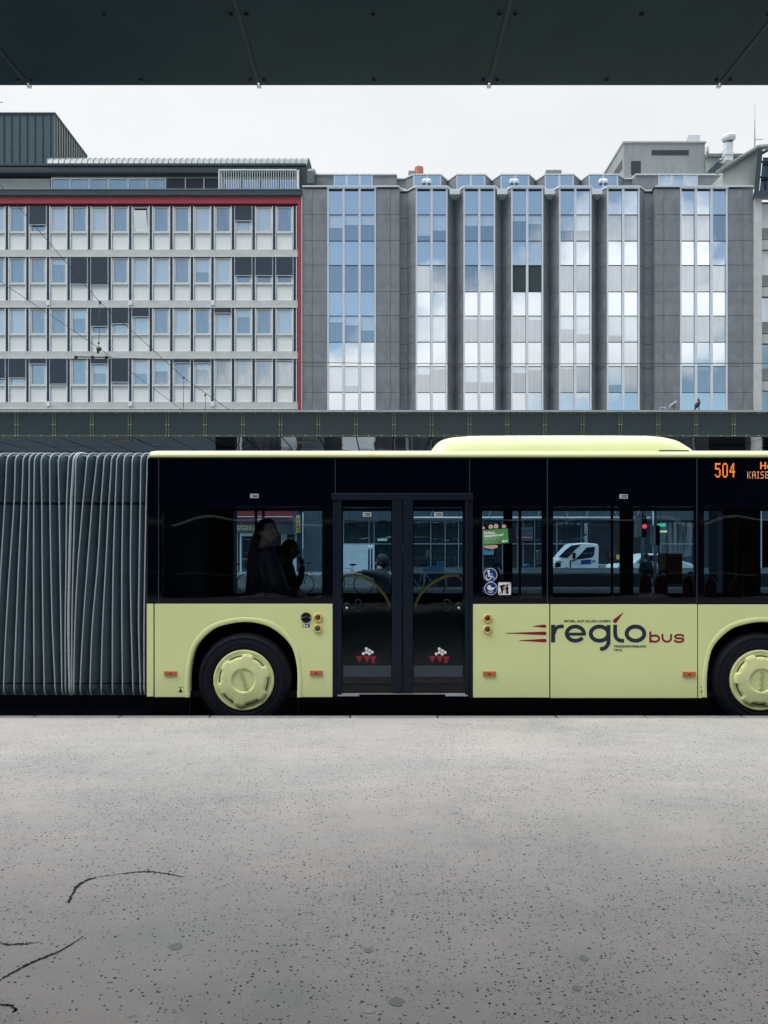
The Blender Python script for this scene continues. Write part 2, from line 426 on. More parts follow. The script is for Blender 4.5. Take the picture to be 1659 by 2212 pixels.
# ------------------------------------------------------------------ world and light
SUN_DIR = Vector((-.50, -.20, .82)).normalized()
def world():
    w = bpy.data.worlds.new('World'); bpy.context.scene.world = w; w.use_nodes = True
    nt = w.node_tree; L = nt.links.new; bg = nt.nodes['Background']
    sky = N(nt, 'ShaderNodeTexSky'); sky.sky_type = 'NISHITA'; sky.sun_disc = False
    sky.sun_elevation = math.asin(SUN_DIR.z); sky.sun_rotation = math.atan2(SUN_DIR.x, SUN_DIR.y)
    sky.air_density = 1.0; sky.dust_density = .3; sky.ozone_density = 2.5
    tc = N(nt, 'ShaderNodeTexCoord'); d = tc.outputs['Generated']
    sep = N(nt, 'ShaderNodeSeparateXYZ'); L(d, sep.inputs[0])
    def mth(op, a, b=None, c=None, clamp=False):
        n = N(nt, 'ShaderNodeMath', operation=op); n.use_clamp = clamp
        for i, x in enumerate((a, b, c)):
            if x is None: continue
            if isinstance(x, (int, float)): n.inputs[i].default_value = x
            else: L(x, n.inputs[i])
        return n.outputs[0]
    def smooth(x, a, b, lo=0, hi=1):
        n = N(nt, 'ShaderNodeMapRange'); n.interpolation_type = 'SMOOTHSTEP'
        L(x, n.inputs[0]); n.inputs[1].default_value = a; n.inputs[2].default_value = b; n.inputs[3].default_value = lo; n.inputs[4].default_value = hi
        return n.outputs[0]
    mp = N(nt, 'ShaderNodeMapping'); mp.inputs['Scale'].default_value = (1, 1, 1.6); mp.inputs['Location'].default_value = (.37, .2, .1); L(d, mp.inputs['Vector'])
    n1 = N(nt, 'ShaderNodeTexNoise', Scale=2.7, Detail=7.0, Roughness=.52); L(mp.outputs[0], n1.inputs['Vector'])
    n2 = N(nt, 'ShaderNodeTexNoise', Scale=2.2, Detail=6.0, Roughness=.6); L(mp.outputs[0], n2.inputs['Vector'])
    # cloud banks low behind the camera, blue above them; closed cloud ahead and overhead
    t = mth('MULTIPLY_ADD', sep.outputs['Z'], -6.5, 6.5*.318)
    t = mth('MULTIPLY_ADD', mth('MINIMUM', sep.outputs['X'], 0.0), 3.0, t)
    t = mth('ADD', t, mth('MULTIPLY_ADD', n1.outputs['Fac'], 3.0, -1.5))
    lowx = mth('MULTIPLY', smooth(sep.outputs['Z'], .16, .27, 1, 0), smooth(sep.outputs['X'], .05, .30))
    t = mth('MULTIPLY_ADD', lowx, -1.25, t)
    back = smooth(t, -.12, .25)
    high = smooth(sep.outputs['Z'], .50, .80)
    front = smooth(sep.outputs['Y'], -.10, .25)
    cover = mth('MAXIMUM', mth('MAXIMUM', back, front), mth('MULTIPLY', high, smooth(n2.outputs['Fac'], .30, .55)))
    cover = mth('MAXIMUM', cover, .10)
    # brightness of the cloud: grey undersides low down, brighter overhead
    shade = smooth(n2.outputs['Fac'], .32, .66, .66, 1.0)
    lowg = smooth(sep.outputs['Z'], .05, .36, .90, 1.50)
    bk = mth('MULTIPLY', shade, lowg)
    fr = smooth(n2.outputs['Fac'], .35, .65, 1.04, 1.12)
    br = N(nt, 'ShaderNodeMix'); br.data_type = 'FLOAT'; L(front, br.inputs[0]); L(bk, br.inputs[2]); L(fr, br.inputs[3])
    zen = smooth(sep.outputs['Z'], .5, .95, 1.0, ZEN)
    br2 = mth('MULTIPLY', mth('MULTIPLY', br.outputs[0], zen), CLOUD)
    cc = N(nt, 'ShaderNodeVectorMath', operation='SCALE'); cc.inputs[0].default_value = (.955, .985, 1.0); L(br2, cc.inputs['Scale'])
    bl = N(nt, 'ShaderNodeVectorMath', operation='SCALE'); L(sky.outputs[0], bl.inputs[0]); bl.inputs['Scale'].default_value = BLUE
    bt = N(nt, 'ShaderNodeVectorMath', operation='MULTIPLY'); L(bl.outputs[0], bt.inputs[0]); bt.inputs[1].default_value = (.98, 1.08, .97)
    mx = N(nt, 'ShaderNodeMixRGB'); L(cover, mx.inputs['Fac']); L(bt.outputs[0], mx.inputs['Color1']); L(cc.outputs[0], mx.inputs['Color2'])
    L(mx.outputs[0], bg.inputs['Color']); bg.inputs['Strength'].default_value = .1
    s = bpy.data.lights.new('sun', 'SUN'); s.energy = 2.2; s.angle = math.radians(34); s.color = (1, .96, .90)
    so = bpy.data.objects.new('sun', s); C.objects.link(so)
    so.rotation_euler = SUN_DIR.to_track_quat('Z', 'Y').to_euler(); so.location = (-6, -6, 20)
CLOUD, ZEN, BLUE = 8.6, 3.0, 1.15
world()

# ------------------------------------------------------------------ ground
def ground():
    mb = MB(); mb.quad((-150, -60, 0), (150, -60, 0), (150, 400, 0), (-150, 400, 0)); tag(mb.build('road', M['asphalt'], origin=(0, 0, 0)), kind='structure')
    mb = MB()
    for y0, y1 in ((-9.2, 7.36),):
        nx, ny = 60, 1
        mb.box(-30, 30, y0, y1, .0, .20)
    pf = tag(mb.build('platform', M['concrete'], origin=(0, 0, 0)), kind='structure')
    # kerb stones with open joints
    mb = MB(); joints = [-700, -420, -190, 78, 262, 455, 757, 945, 1200, 1392, 1600, 1850, 2150, 2500]
    kd = 7.486
    xs = [(-30)]+[(j-CX)/F*kd for j in joints]+[30]
    for a, b in zip(xs, xs[1:]): mb.box(a+.006, b-.006, 7.366, kd, .0, .196+random.uniform(0, .003))
    tag(mb.build('kerb', M['kerb'], bevel=.006), kind='structure')
    # cracks in the platform surface
    def crack(pts, w):
        m_ = MB(); q = smooth_curve(pts, 12)
        gp = []
        for u, v in q:
            D = (HC-.2)*F/(v-V0); gp.append(((u-CX)/F*D, D))
        gp = [(x+random.uniform(-1, 1)*.005, y+random.uniform(-1, 1)*.006) for x, y in gp]
        a = []; b = []
        for i, p in enumerate(gp):
            q0 = gp[max(i-1, 0)]; q1 = gp[min(i+1, len(gp)-1)]; dx, dy = q1[0]-q0[0], q1[1]-q0[1]; l = math.hypot(dx, dy) or 1
            ww = w*(.25+.75*math.sin(PI*min(1, max(0, i/(len(gp)-1)))))*random.uniform(.35, 1.5)/2
            a.append((p[0]-dy/l*ww, p[1]+dx/l*ww, .2025)); b.append((p[0]+dy/l*ww, p[1]-dx/l*ww, .2025))
        for i in range(len(gp)-1): m_.quad(b[i], b[i+1], a[i+1], a[i])
        o = m_.build('crack', M['crack'], pf)
    k = 1659/2913*900/1659; cv = lambda L_: [(x*k, 3200/1.7559+y*k) for x, y in L_]
    crack(cv([(480, 418), (505, 360), (540, 300), (600, 260), (668, 240)]), .022)
    crack(cv([(690, 236), (850, 212), (1020, 198), (1120, 206), (1210, 220), (1290, 236)]), .010)
    crack(cv([(-60, 1010), (10, 955), (120, 885), (250, 820), (380, 770), (470, 722), (590, 650)]), .012)
    crack(cv([(-40, 690), (60, 705), (180, 700), (285, 688)]), .008)
    crack(cv([(-50, 1130), (60, 1132), (110, 1160), (95, 1180)]), .010)
    for u, v, r, mk in [(797, 1606+578, .02, 0), (1262, 2070, .022, 1), (857, 2164, .03, 1), (1205, 2180, .022, 0), (795, 2053, .02, 1), (910, 1812, .022, 0), (1075, 1950, .018, 0), (281, 1714, .02, 0), (105, 1742, .02, 0), (299, 1684, .02, 0), (580, 1671, .02, 0), (985, 1757, .022, 1), (1593, 1810, .02, 0), (1245, 2135, .02, 1), (285, 2190, .02, 0), (600, 1580, .018, 0), (895, 1690, .018, 0), (1120, 1697, .02, 0), (1422, 1785, .018, 0), (1170, 1610, .02, 0), (130, 1556, .03, 0), (785, 1578, .02, 0), (1060, 1610, .02, 0), (1515, 1885, .018, 0), (380, 2045, .03, 1)]:
        D = (HC-.2)*F/(v-V0); m_ = MB(); n = 12
        pts = [((u-CX)/F*D+r*1.1*math.cos(2*PI*i/n)*random.uniform(.7, 1.1), D+r*math.sin(2*PI*i/n)*random.uniform(.7, 1.1), .2015) for i in range(n)]
        m_.add(pts, [tuple(range(n))]); m_.build('stain_spot', M['gumdark' if mk else 'gum'], pf)
    # the opposite platform and far pavement
    mb = MB(); mb.box(-40, 40, 23.2, 30.5, 0, .2); tag(mb.build('opposite_platform', M['paving'], bevel=.01), kind='structure')
    mb = MB(); mb.box(-60, 60, 44.5, 50.3, .0, .14); tag(mb.build('far_pavement', M['paving'], bevel=.01), kind='structure')
ground()

# ------------------------------------------------------------------ foreground canopy
def canopy_near():
    E = 4.084; ZE = 4.30; s = .0464
    z = lambda y: ZE-s*(E-y)
    root = thing('platform_canopy', 'dark canopy ceiling of bolted panels overhead, cut by the top edge of the picture', 'canopy', (0, E-3, ZE))
    seams = [(62-498*2-CX)/F*E+0*i for i in range(1)]
    x0 = (62-CX)/F*E; pitch = (1553-62)/3/F*E
    hole = (P(746, 0, 3.42).x, P(866, 0, 3.42).x, 1.2, 3.402)
    for k in range(-9, 12):
        a = x0+pitch*k+.006; b = x0+pitch*(k+1)-.006
        mb = MB()
        def slab(xa, xb, ya, yb):
            mb.add([(xa, ya, z(ya)), (xb, ya, z(ya)), (xb, yb, z(yb)), (xa, yb, z(yb)), (xa, ya, z(ya)+.03), (xb, ya, z(ya)+.03), (xb, yb, z(yb)+.03), (xa, yb, z(yb)+.03)],
                   [(0, 3, 2, 1), (4, 5, 6, 7), (0, 1, 5, 4), (2, 3, 7, 6), (0, 4, 7, 3), (1, 2, 6, 5)])
        if a < hole[0] and b > hole[1]:
            slab(a, hole[0], -6, E); slab(hole[1], b, -6, E); slab(hole[0], hole[1], hole[3], E); slab(hole[0], hole[1], -6, hole[2])
        else: slab(a, b, -6, E)
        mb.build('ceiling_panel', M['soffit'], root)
    mb = MB()                                   # deck over the panels, closes the seams
    mb.box(-13, 16, -6.2, E-.02, ZE+.04, ZE+.25); mb.build('roof_deck', M['column'], root)
    mb = MB(); mb.box(-13, 16, E-.018, E+.0, ZE+.032, ZE+.80); mb.build('fascia', M['fascia'], root)
    bolts = MB(); gap_dots = MB(); strips = MB()
    for k in range(-5, 8):
        xs = x0+pitch*k
        strips.box(xs-.0055, xs+.0055, -6, E-.01, z(0)+.2, z(0)+.21)
        strips.add([(xs-.010, -5, z(-5)-.004), (xs+.010, -5, z(-5)-.004), (xs+.010, E-.03, z(E-.03)-.004), (xs-.010, E-.03, z(E-.03)-.004)], [(0, 3, 2, 1)])
        for yy in (4.035, 3.50, 2.4, 1.2, 0):
            for dx in (-.036, .036, pitch/2):
                bolts.lathe((xs+dx, yy, z(yy)-.006), [(0, -.006), (.008, -.004), (.011, .004), (.011, .012)], 10, 'z')
        gap_dots.box(xs-.010, xs+.012, E-.002, E+.012, ZE-.010, ZE+.006)  # white dots stand in for sky light through gaps at the seams
    bolts.build('bolt', M['bolt'], root); strips.build('joint_strip', mat('joint_strip_metal', (.022, .04, .058), .6), root); gap_dots.build('sky_gap_dot', translucent('sky_gap_white', (.9, .93, .95)), root)
    mb = MB(); mb.box(hole[0]-.03, hole[1]+.03, hole[2], hole[3]+.03, z(3)+.045, z(3)+.05); mb.build('ceiling_recess', M['column'], root)
    # unseen wall added to darken the bus windows' reflections; slits mirror as bright lines
    r2 = thing('unseen_dark_wall', 'unseen dark wall added behind the viewpoint to darken the bus window reflections', 'wall', (0, -9.4, 0))
    mb = MB(); mb.box(-30, 30, -9.5, -9.3, 0, .96); mb.box(-30, 30, -9.5, -9.3, .99, 2.60); mb.box(-30, 30, -9.45, -9.35, 2.68, 4.9)
    for k in range(-8, 9): mb.box(k*3.4-.1, k*3.4+.1, -9.3, -9.1, 0, 4.9)
    mb.build('wall_panel', M['shopdark'], r2)
    mb = MB(); mb.box(-30, 30, -9.28, -9.22, .98, 1.03); mb.build('unseen_pale_rail', M['alu'], r2)  # added rail, out of view, mirrored as a pale line in the windows
canopy_near()

# ------------------------------------------------------------------ opposite canopy
def canopy_far():
    D = 22.0; u0, p = 35.4, 81.55
    zt = P(0, 891, D).z; zb = P(0, 943.5, D).z; zc = P(0, 886.5, D).z
    root = thing('platform_canopy', 'long low canopy with bolted dark metal fascia panels, behind the yellow bus', 'canopy', (0, D+4, zb))
    bolts = MB(); frame = MB()
    for k in range(-14, 32):
        a = P(u0+p*k, 0, D).x; b = P(u0+p*(k+1), 0, D).x
        MB().box(a+.06, b-.06, D+.012, D+.05, zb+.05, zt-.03).build('fascia_panel', M['fascia'], root, bevel=.01)
        frame.box(a+.008, a+.062, D, D+.06, zb, zt); frame.box(b-.062, b-.008, D, D+.06, zb, zt)
        frame.box(a+.062, b-.062, D+.002, D+.06, zb, zb+.06); frame.box(a+.062, b-.062, D+.002, D+.06, zt-.045, zt)
        for x_ in (a+.035, b-.035):
            for z_ in (zb+.03, (zb+zt)/2, zt-.02): bolts.ball((x_, D-.004, z_), .014, 6, 4)
        for f_ in (.33, .66):
            for z_ in (zb+.03, zt-.02): bolts.ball((a+(b-a)*f_, D-.004, z_), .014, 6, 4)
    frame.build('fascia_frame', M['fasciaframe'], root); bolts.build('bolt', M['boltl'], root)
    mb = MB()
    xs = [P(u, 0, D).x for u in (-1100, -480, 155, 585, 821, 1403, 1700, 2300)]
    for a, b in zip(xs, xs[1:]): mb.box(a+.01, b-.01, D-.06, D+.25, zt+.002, zc)
    mb.build('roof_edge', M['cap'], root)
    MB().box(xs[0], xs[-1], D+.25, 32, zt-.02, zt+.0).build('roof_deck', M['roofmetal'], root)
    seams = [22.0, 24.35, 25.55, 27.2, 29.0, 32.0]
    for k in range(-14, 32):
        a = P(u0+p*k, 0, D).x; b = P(u0+p*(k+1), 0, D).x; mb = MB()
        for y0, y1 in zip(seams, seams[1:]):
            t_ = random.uniform(-.006, .006)
            mb.add([(a+.018, y0+.07, zb+.02), (b-.018, y0+.07, zb+.02+t_), (b-.018, y1-.0+.03, zb+.02), (a+.018, y1+.03, zb+.02+t_)], [(0, 3, 2, 1)])
        mb.build('ceiling_panel', M['soffit_far'], root)
    MB().box(xs[0], xs[-1], D+.1, 32, zb+.05, zb+.08).build('ceiling_backing', M['column'], root)
    mb = MB()
    for u, v in ((264, 953), (663, 956), (1190, 954)):
        q = P(u, v, D*(V0-943.5)/(V0-v)); mb.box(q.x-.3, q.x+.3, q.y-.12, q.y+.12, zb-.01, zb+.03)
    mb.build('ceiling_light', M['cap'], root, bevel=.01)
    for ua, ub, d in ((465, 505, 24.5), (1548, 1611, 24.0)):
        a = P(ua, 0, d); b = P(ub, 0, d)
        MB().box(a.x, b.x, d, d+.6, .2, zb+.015).build('column', M['column'], root, bevel=.02)
canopy_far()

# ------------------------------------------------------------------ the articulated bus
def arch_pts(du):
    inner = [(409.4, 1506), (408.6, 1480), (410, 1450), (415, 1420), (425, 1394), (448, 1369), (476, 1352.6), (527, 1343.5), (571.7, 1350), (604.6, 1369), (627.7, 1394), (637.6, 1420), (642.5, 1453), (642, 1506)]
    outer = [(398.5, 1506), (397.5, 1480), (400, 1450), (404, 1424), (414, 1391), (441, 1358), (480, 1339), (529, 1332.5), (580, 1339), (613, 1358.5), (637, 1388), (648.5, 1424), (652.6, 1458), (653, 1506)]
    f = lambda L_: smooth_curve([(u+du, v) for u, v in L_], 6)
    return f(inner), f(outer)
def bus():
    root = thing('articulated_bus', 'pale yellow-green articulated bus with black windows and grey bellows standing at the platform', 'bus', (0, YB+1.25, 0))
    TH = .035
    W_IN = YB+2.5
    # lower side panels
    def side(u0, u1, v0, v1, arch=None, name='side_panel'):
        o = [(u0, v0), (u1, v0), (u1, v1)]
        if arch: o += arch[::-1]
        o += [(u0, v1)]
        MB().prism([BC(*q) for q in o], YB, YB+TH).build(name, M['paint'], root, bevel=.003)
    in1, ou1 = arch_pts(0); in2, ou2 = arch_pts(1644-526)
    side(317, 331.3, 1304.5, 1505)
    side(334, 718.3, 1304.5, 1506, [(u, v) for u, v in ou1])
    side(1022, 1186.6, 1305.2, 1507); side(1189.4, 1506.3, 1305.6, 1508)
    side(1508.6, 1960, 1306, 1508, [(u, v+2) for u, v in ou2])
    for inn, out in ((in1, ou1), (in2, ou2)):
        mb = MB(); n = len(inn)
        rings = []
        for t, y in ((0, YB+.001), (.2, YB-.004), (.85, YB-.006), (1, YB+.0), (1, YB+.10)):
            rings.append([(bx(o[0]+(i[0]-o[0])*t), y, bz(o[1]+(i[1]-o[1])*t)) for i, o in zip(inn, out)])
        vs = [p_ for r in rings for p_ in r]; fs = []
        for a in range(len(rings)-1):
            for b in range(n-1): fs.append((a*n+b, a*n+b+1, (a+1)*n+b+1, (a+1)*n+b))
        mb.add(vs, fs, True).build('wheel_arch', M['paint'], root)
        # inner tub
        mb = MB(); r1 = [(bx(i[0]), YB+.101, bz(i[1])) for i in inn]; r2 = [(bx(i[0]), YB+.75, bz(i[1])) for i in inn]
        mb.add(r1+r2, [(b, b+1, n+b+1, n+b) for b in range(n-1)], True)
        mb.box(bx(inn[0][0]), bx(inn[-1][0]), YB+.75, YB+.78, .2, bz(1340)); mb.build('wheel_tub', M['blackm'], root)
    # joints behind the gaps
    mb = MB(); bbox(mb, 331.2, 334.2, 1303, 1506, YB+.012, YB+.05); bbox(mb, 1186.4, 1189.6, 1303, 1508, YB+.012, YB+.05); bbox(mb, 1506.2, 1508.8, 1303, 1508, YB+.012, YB+.05)
    mb.build('panel_joint', M['seam'], root)
    # wheels
    def wheel(u, v, rot, name='wheel'):
        c = Vector((bx(u), YB+.02, bz(v))); R = .480; rc = 65.9/212.55
        wr = MB(); 
        wr.lathe(c, [(rc-.02, .03), (rc+.005, .012), (rc+.03, .0), (rc+.07, -.008), (R-.055, -.004), (R-.03, .012), (R-.008, .035), (R, .07), (R, .25), (R-.03, .29), (.3, .30)], 96)
        for rr in (rc+.035, R-.05): wr.lathe(c, [(rr-.004, .0-.003), (rr, -.0115), (rr+.004, -.003)], 96)
        t = wr.build('wheel', M['rubber'], root)
        cv = MB(); cv.lathe(c, [(rc-.004, .03), (rc, .0), (rc-.004, -.006), (rc-.016, -.008), (rc-.03, .002), (rc*.80, .004), (0.001, .004)], 96)
        # star plate with six lobes
        pts = []
        ro, ri = rc*.865, rc*.775
        for k in range(6):
            a = math.radians(-9.5+60*k)+rot               # centre of a notch
            for da, r_ in ((-20, ro), (-16.5, ri*1.03), (-13, ri*.995), (-7, ri*.99), (0, ri*1.0), (7, ri*.99), (13, ri*.995), (16.5, ri*1.03), (20, ro), (26, ro*1.01), (30, ro*1.012), (34, ro*1.01)):
                pts.append((c.x+r_*math.cos(a+math.radians(da)), c.z+r_*math.sin(a+math.radians(da))))
        hubc = cv.build('hub_cover', M['paint_dirty'], t)
        rcc = rc*.39; nn = len(pts); cc = [(c.x+rcc*math.cos(math.atan2(z_-c.z, x_-c.x)), c.z+rcc*math.sin(math.atan2(z_-c.z, x_-c.x))) for x_, z_ in pts]
        pl = MB(); mid = [((x_*.9+c.x*.1), (z_*.9+c.z*.1)) for x_, z_ in pts]
        yf = c.y-.026
        vs = [(x_, c.y+.003, z_) for x_, z_ in pts]+[(x_, yf+.004, z_) for x_, z_ in [(c.x+(a-c.x)*.985, c.z+(b-c.z)*.985) for a, b in pts]]+[(x_, yf-.004, z_) for x_, z_ in mid]+[(x_, yf-.010, z_) for x_, z_ in [(c.x+(a-c.x)*1.10, c.z+(b-c.z)*1.10) for a, b in cc]]+[(x_, yf-.008, z_) for x_, z_ in cc]+[(c.x+(x_-c.x)*.93, yf+.003, c.z+(z_-c.z)*.93) for x_, z_ in cc]
        fs = []
        for a in range(5):
            for b in range(nn): fs.append((a*nn+b, a*nn+(b+1) % nn, (a+1)*nn+(b+1) % nn, (a+1)*nn+b))
        fs.append(tuple(range(5*nn, 6*nn)))
        pl.add(vs, fs).build('hub_plate', M['paint_dirty'], t)
        for k in range(6):
            sl = MB()
            a = math.radians(-9.5+60*k)+rot; pa = [(c.x+(ri*1.012)*math.cos(a+math.radians(d_)), c.z+(ri*1.012)*math.sin(a+math.radians(d_))) for d_ in range(-15, 16, 3)]
            pb = [(c.x+(x_-c.x)*1.035, c.z+(z_-c.z)*1.035) for x_, z_ in pa]; sl.strip(pa, pb, c.y-.0005, c.y+.003)
            sl.build('hub_slot', M['blackm'], t)
        tm = MB(); a = math.radians(110)+rot
        hw = rcc*1.5
        for off, dz in ((0, 0),):
            text_mesh(tm, 'MAN', (0, hw, 0, rcc*.30), yf-.006, lambda uu, vv: (c.x+(uu-hw/2)*1.0, c.z-(vv-rcc*.15)), rot=a)
        # raise the letters: side walls are tiny, so two stacked layers
        o2 = tm.build('hub_lettering', mat('hub_letter', (.50, .54, .25), .5), t); so = o2.modifiers.new('Solidify', 'SOLIDIFY'); so.thickness = .007; so.offset = 0
        return t
    wheel(526, 1470, 0); wheel(1644, 1470, math.radians(-205))
    # underbody
    mb = MB(); mb.box(bx(317), bx(400), YB+.12, W_IN-.1, .14, .34); mb.box(bx(655), bx(1528), YB+.12, W_IN-.1, .14, .34); mb.box(bx(400), bx(655), YB+.8, W_IN-.8, .2, .34)
    mb.box(bx(1760), bx(1960), YB+.12, W_IN-.1, .14, .34)
    mb.box(bx(-560), bx(317), YB+.15, W_IN-.1, .10, .36)
    mb.box(bx(407), bx(409.5), YB+.03, YB+.5, .06, .33); mb.box(bx(643), bx(645), YB+.03, YB+.5, .10, .33)
    mb.build('underbody', M['blackm'], root)
    # roof
    zr0, zr1 = bz(987.5), bz(974.5)
    pr = [(0, zr0), (-.004, zr0+.012), (0, zr0+.035), (.018, zr1-.012), (.05, zr1), (.25, zr1+.035), (1.25, zr1+.06), (2.25, zr1+.035), (2.45, zr1), (2.49, zr1-.02), (2.5, zr0)]
    xa, xb = bx(323), bx(1960)
    mb = MB(); n = len(pr)
    vs = [(x_, YB+y_, z_) for x_ in (xa, xb) for y_, z_ in pr]
    mb.add(vs, [(i, n+i, n+i+1, i+1) for i in range(n-1)]+[(n-1, 2*n-1, n, 0)], True); mb.add(vs, [tuple(range(n)), tuple(range(2*n-1, n-1, -1))]); mb.build('roof', M['paint'], root)
    mb = MB(); bbox(mb, 323, 1960, 987.6, 991, YB+.012, YB+.05); mb.build('roof_gutter', M['seam'], root)
    # air conditioning housing
    prof = smooth_curve([(931, 974), (936, 965), (944, 954), (955, 946), (972, 940.5), (1000, 937), (1050, 935), (1210, 934.2), (1380, 934.8), (1420, 936), (1450, 940), (1470, 948), (1485, 959), (1494, 966), (1500, 973)], 4)
    mb = MB(); yo = [.10, .12, .20, .34, .6, 1.25, 1.9, 2.15, 2.3, 2.38, 2.4]; hs = [0, .45, .80, .95, .995, 1.02, .995, .95, .8, .45, 0]
    yd = YB+.2; sc = yd/YB; vs = []; n = len(prof)
    base = bz(974)-.004
    for y_, h_ in zip(yo, hs):
        ins = 1-.06*(1-h_)
        for u, v in prof:
            x_ = bx(u)*sc; z_ = HC+(bz(v)-HC)*sc
            x_ = bx(1215)*sc+(x_-bx(1215)*sc)*ins if h_ < 1 else x_
            vs.append((x_, YB+y_, base+(z_-base)*h_))
    mb.add(vs, [(a*n+b, a*n+b+1, (a+1)*n+b+1, (a+1)*n+b) for a in range(len(yo)-1) for b in range(n-1)], True)
    ac = mb.build('air_conditioner', M['paint'], root)
    mb = MB()
    for u in (1068, 1169, 1270, 1369.5): mb.ball((bx(u)*1.025, YB+.222, HC+(bz(943)-HC)*1.026), (.020, .010, .008), 10, 6)
    mb.build('bolt', M['cap'], ac)
    mb = MB(); bbox(mb, 1432, 1496, 970, 974, YB+.09, YB+.15); mb.build('rain_strip', M['seam'], ac)
    # black window band: frames round the openings
    def band(u0, u1, openings, v0=991, v1=1303.5, top=1095, bot=1291, name='window_frame', v1b=None):
        mb = MB(); bbox(mb, u0, u1, v0, top, YB+.002, YB+.03); bbox(mb, u0, u1, bot, v1, YB+.002, YB+.03)
        xs = [u0]+[x for o in openings for x in o]+[u1]
        for i in range(0, len(xs), 2): bbox(mb, xs[i], xs[i+1], top, bot, YB+.002, YB+.03)
        fr = mb.build(name, M['black'], root)
        for a, b in openings:
            mb = MB(); bbox(mb, a, b, top, bot, YB+.004, YB+.009); mb.build('window_glass', M['busglass'], fr)
        return fr
    band(319, 342, [], name='corner_pillar')
    w1 = band(343, 723.5, [(352, 697)])
    band(724.7, 1014, [], v1=1064, top=1030, bot=1064, name='door_header')
    w3 = band(1015, 1181.6, [(1041, 1171)])
    w4 = band(1183.0, 1505, [(1195, 1500)])
    w5 = band(1506.2, 1960, [(1521, 1800)])
    mb = MB()
    bbox(mb, 341.8, 343.2, 991, 1303, YB-.0005, YB+.02); bbox(mb, 1181.4, 1183.2, 988, 1303, YB+.0, YB+.02); bbox(mb, 1504.8, 1506.4, 988, 1303, YB+.0, YB+.02); bbox(mb, 723.4, 724.8, 991, 1064, YB, YB+.02); bbox(mb, 1013.8, 1015.2, 991, 1064, YB, YB+.02)
    mb.build('window_seal', mat('seal_grey', (.035, .05, .06), .4), root)
    # door
    fr = MB(); bbox(fr, 716.5, 1021, 1065.5, 1080, YB-.02, YB+.04); bbox(fr, 719, 727, 1080, 1505.5, YB+.0, YB+.05); bbox(fr, 727, 738, 1080, 1500, YB-.012, YB+.05); bbox(fr, 1004.5, 1012, 1080, 1500, YB-.012, YB+.05); bbox(fr, 1012, 1021.2, 1080, 1509, YB+.0, YB+.05)
    fr.build('door_frame', M['dframe'], root, bevel=.004)
    for side_, (a, b, g0, g1) in enumerate(((738.5, 869.5, 741, 845), (870.5, 1004, 893.5, 999.5))):
        mb = MB(); mid = (847, 869.5) if side_ == 0 else (870.5, 892)
        top, bot = 1096, 1478
        y0, y1 = YB+.006, YB+.035
        bbox(mb, a, b, 1081, top, y0, y1); bbox(mb, a, b, bot, 1497, y0, y1)
        bbox(mb, a, g0, top, bot, y0, y1); bbox(mb, g1, b, top, bot, y0, y1)
        leaf = mb.build('door_leaf', M['black'], root)
        mb = MB(); bbox(mb, mid[0]+.3, mid[1]-.3, 1080, 1496, YB-.016, YB+.0055); mb.build('door_seal', M['dframe'], leaf, bevel=.012, seg=3)
        mb = MB(); bbox(mb, a+1, (mid[0] if side_ == 0 else b-1), 1477.5+1, 1479.5+1, YB+.001, YB+.0055) if side_ == 0 else bbox(mb, mid[1], b-1, 1478.5, 1480.5, YB+.001, YB+.0055)
        bbox(mb, g0, g1, 1096.5, 1098, YB+.001, YB+.0055); mb.build('door_trim', M['dframe'], leaf)
        mb = MB(); bbox(mb, g0, g1, top, bot, YB+.010, YB+.015); mb.build('door_glass', M['busglass'], leaf)
        mb = MB(); bbox(mb, g0, g1, 1312, bot, YB+.05, YB+.06); mb.build('door_lining', M['inner'], leaf)
        mb = MB(); bbox(mb, g0+.5, g1-.5, 1438, 1462, YB+.006, YB+.0095); mb.build('platform_reflection', mat('platform_reflection_grey', (.035, .05, .075), .3), leaf)  # paler band painted for the platform's reflection in the door glass
        # curved yellow grab rail
        z6 = lambda L_: [(x/4.046+683.4, y/4.046+1025.1) for x, y in L_]
        pts = z6([(232, 920), (250, 888), (310, 880), (400, 893), (500, 948), (580, 1030), (630, 1110), (652, 1195), (656, 1290)] if side_ == 0 else [(1280, 935), (1250, 892), (1190, 880), (1100, 900), (1000, 955), (920, 1030), (875, 1110), (856, 1180), (852, 1290)])
        d_ = YB+.10
        mb = MB(); mb.tube([P(u, v, d_) for u, v in smooth_curve(pts, 5)], .0155, 10); mb.build('grab_rail', M['railyellow'], leaf)
        hu = 773.8 if side_ == 0 else 965.5
        mb = MB(); ring = [(bx(hu)+.026*math.cos(t)*1, YB-.006, bz(1307.5)+(.033*(1 if math.sin(t) > 0 else -1))+.026*math.sin(t)) for t in [2*PI*i/24+.01 for i in range(25)]]
        mb.tube(ring, .007, 8, False); mb.build('door_handle', M['dframe'], leaf)
        lu = 749.3 if side_ == 0 else 991
        mb = MB(); mb.lathe((bx(lu), YB+.005, bz(1309)), [(.037, 0), (.036, -.010), (.030, -.014), (0.001, -.016)], 24); o = mb.build('door_lock', M['dframe'], leaf)
        mb = MB(); mb.lathe((bx(lu), YB-.012, bz(1313.5)), [(.013, 0), (.012, -.006), (.004, -.007)], 16); mb.build('key_barrel', M['alu'], leaf)
        # hexagon emblem and red letters
        dx = 0 if side_ == 0 else 638
        mb = MB()
        for hx, hy in ((437, 1523), (463, 1538), (437, 1553), (411, 1566), (487, 1553), (462, 1567)):
            cu_, cv_ = (hx+dx)/4.046+683.4, (hy+(2 if side_ else 0))/4.046+1025.1
            mb.prism([BC(cu_+3.6*math.cos(PI/3*i), cv_+3.6*math.sin(PI/3*i)) for i in range(6)], YB+.0055, YB+.0105)
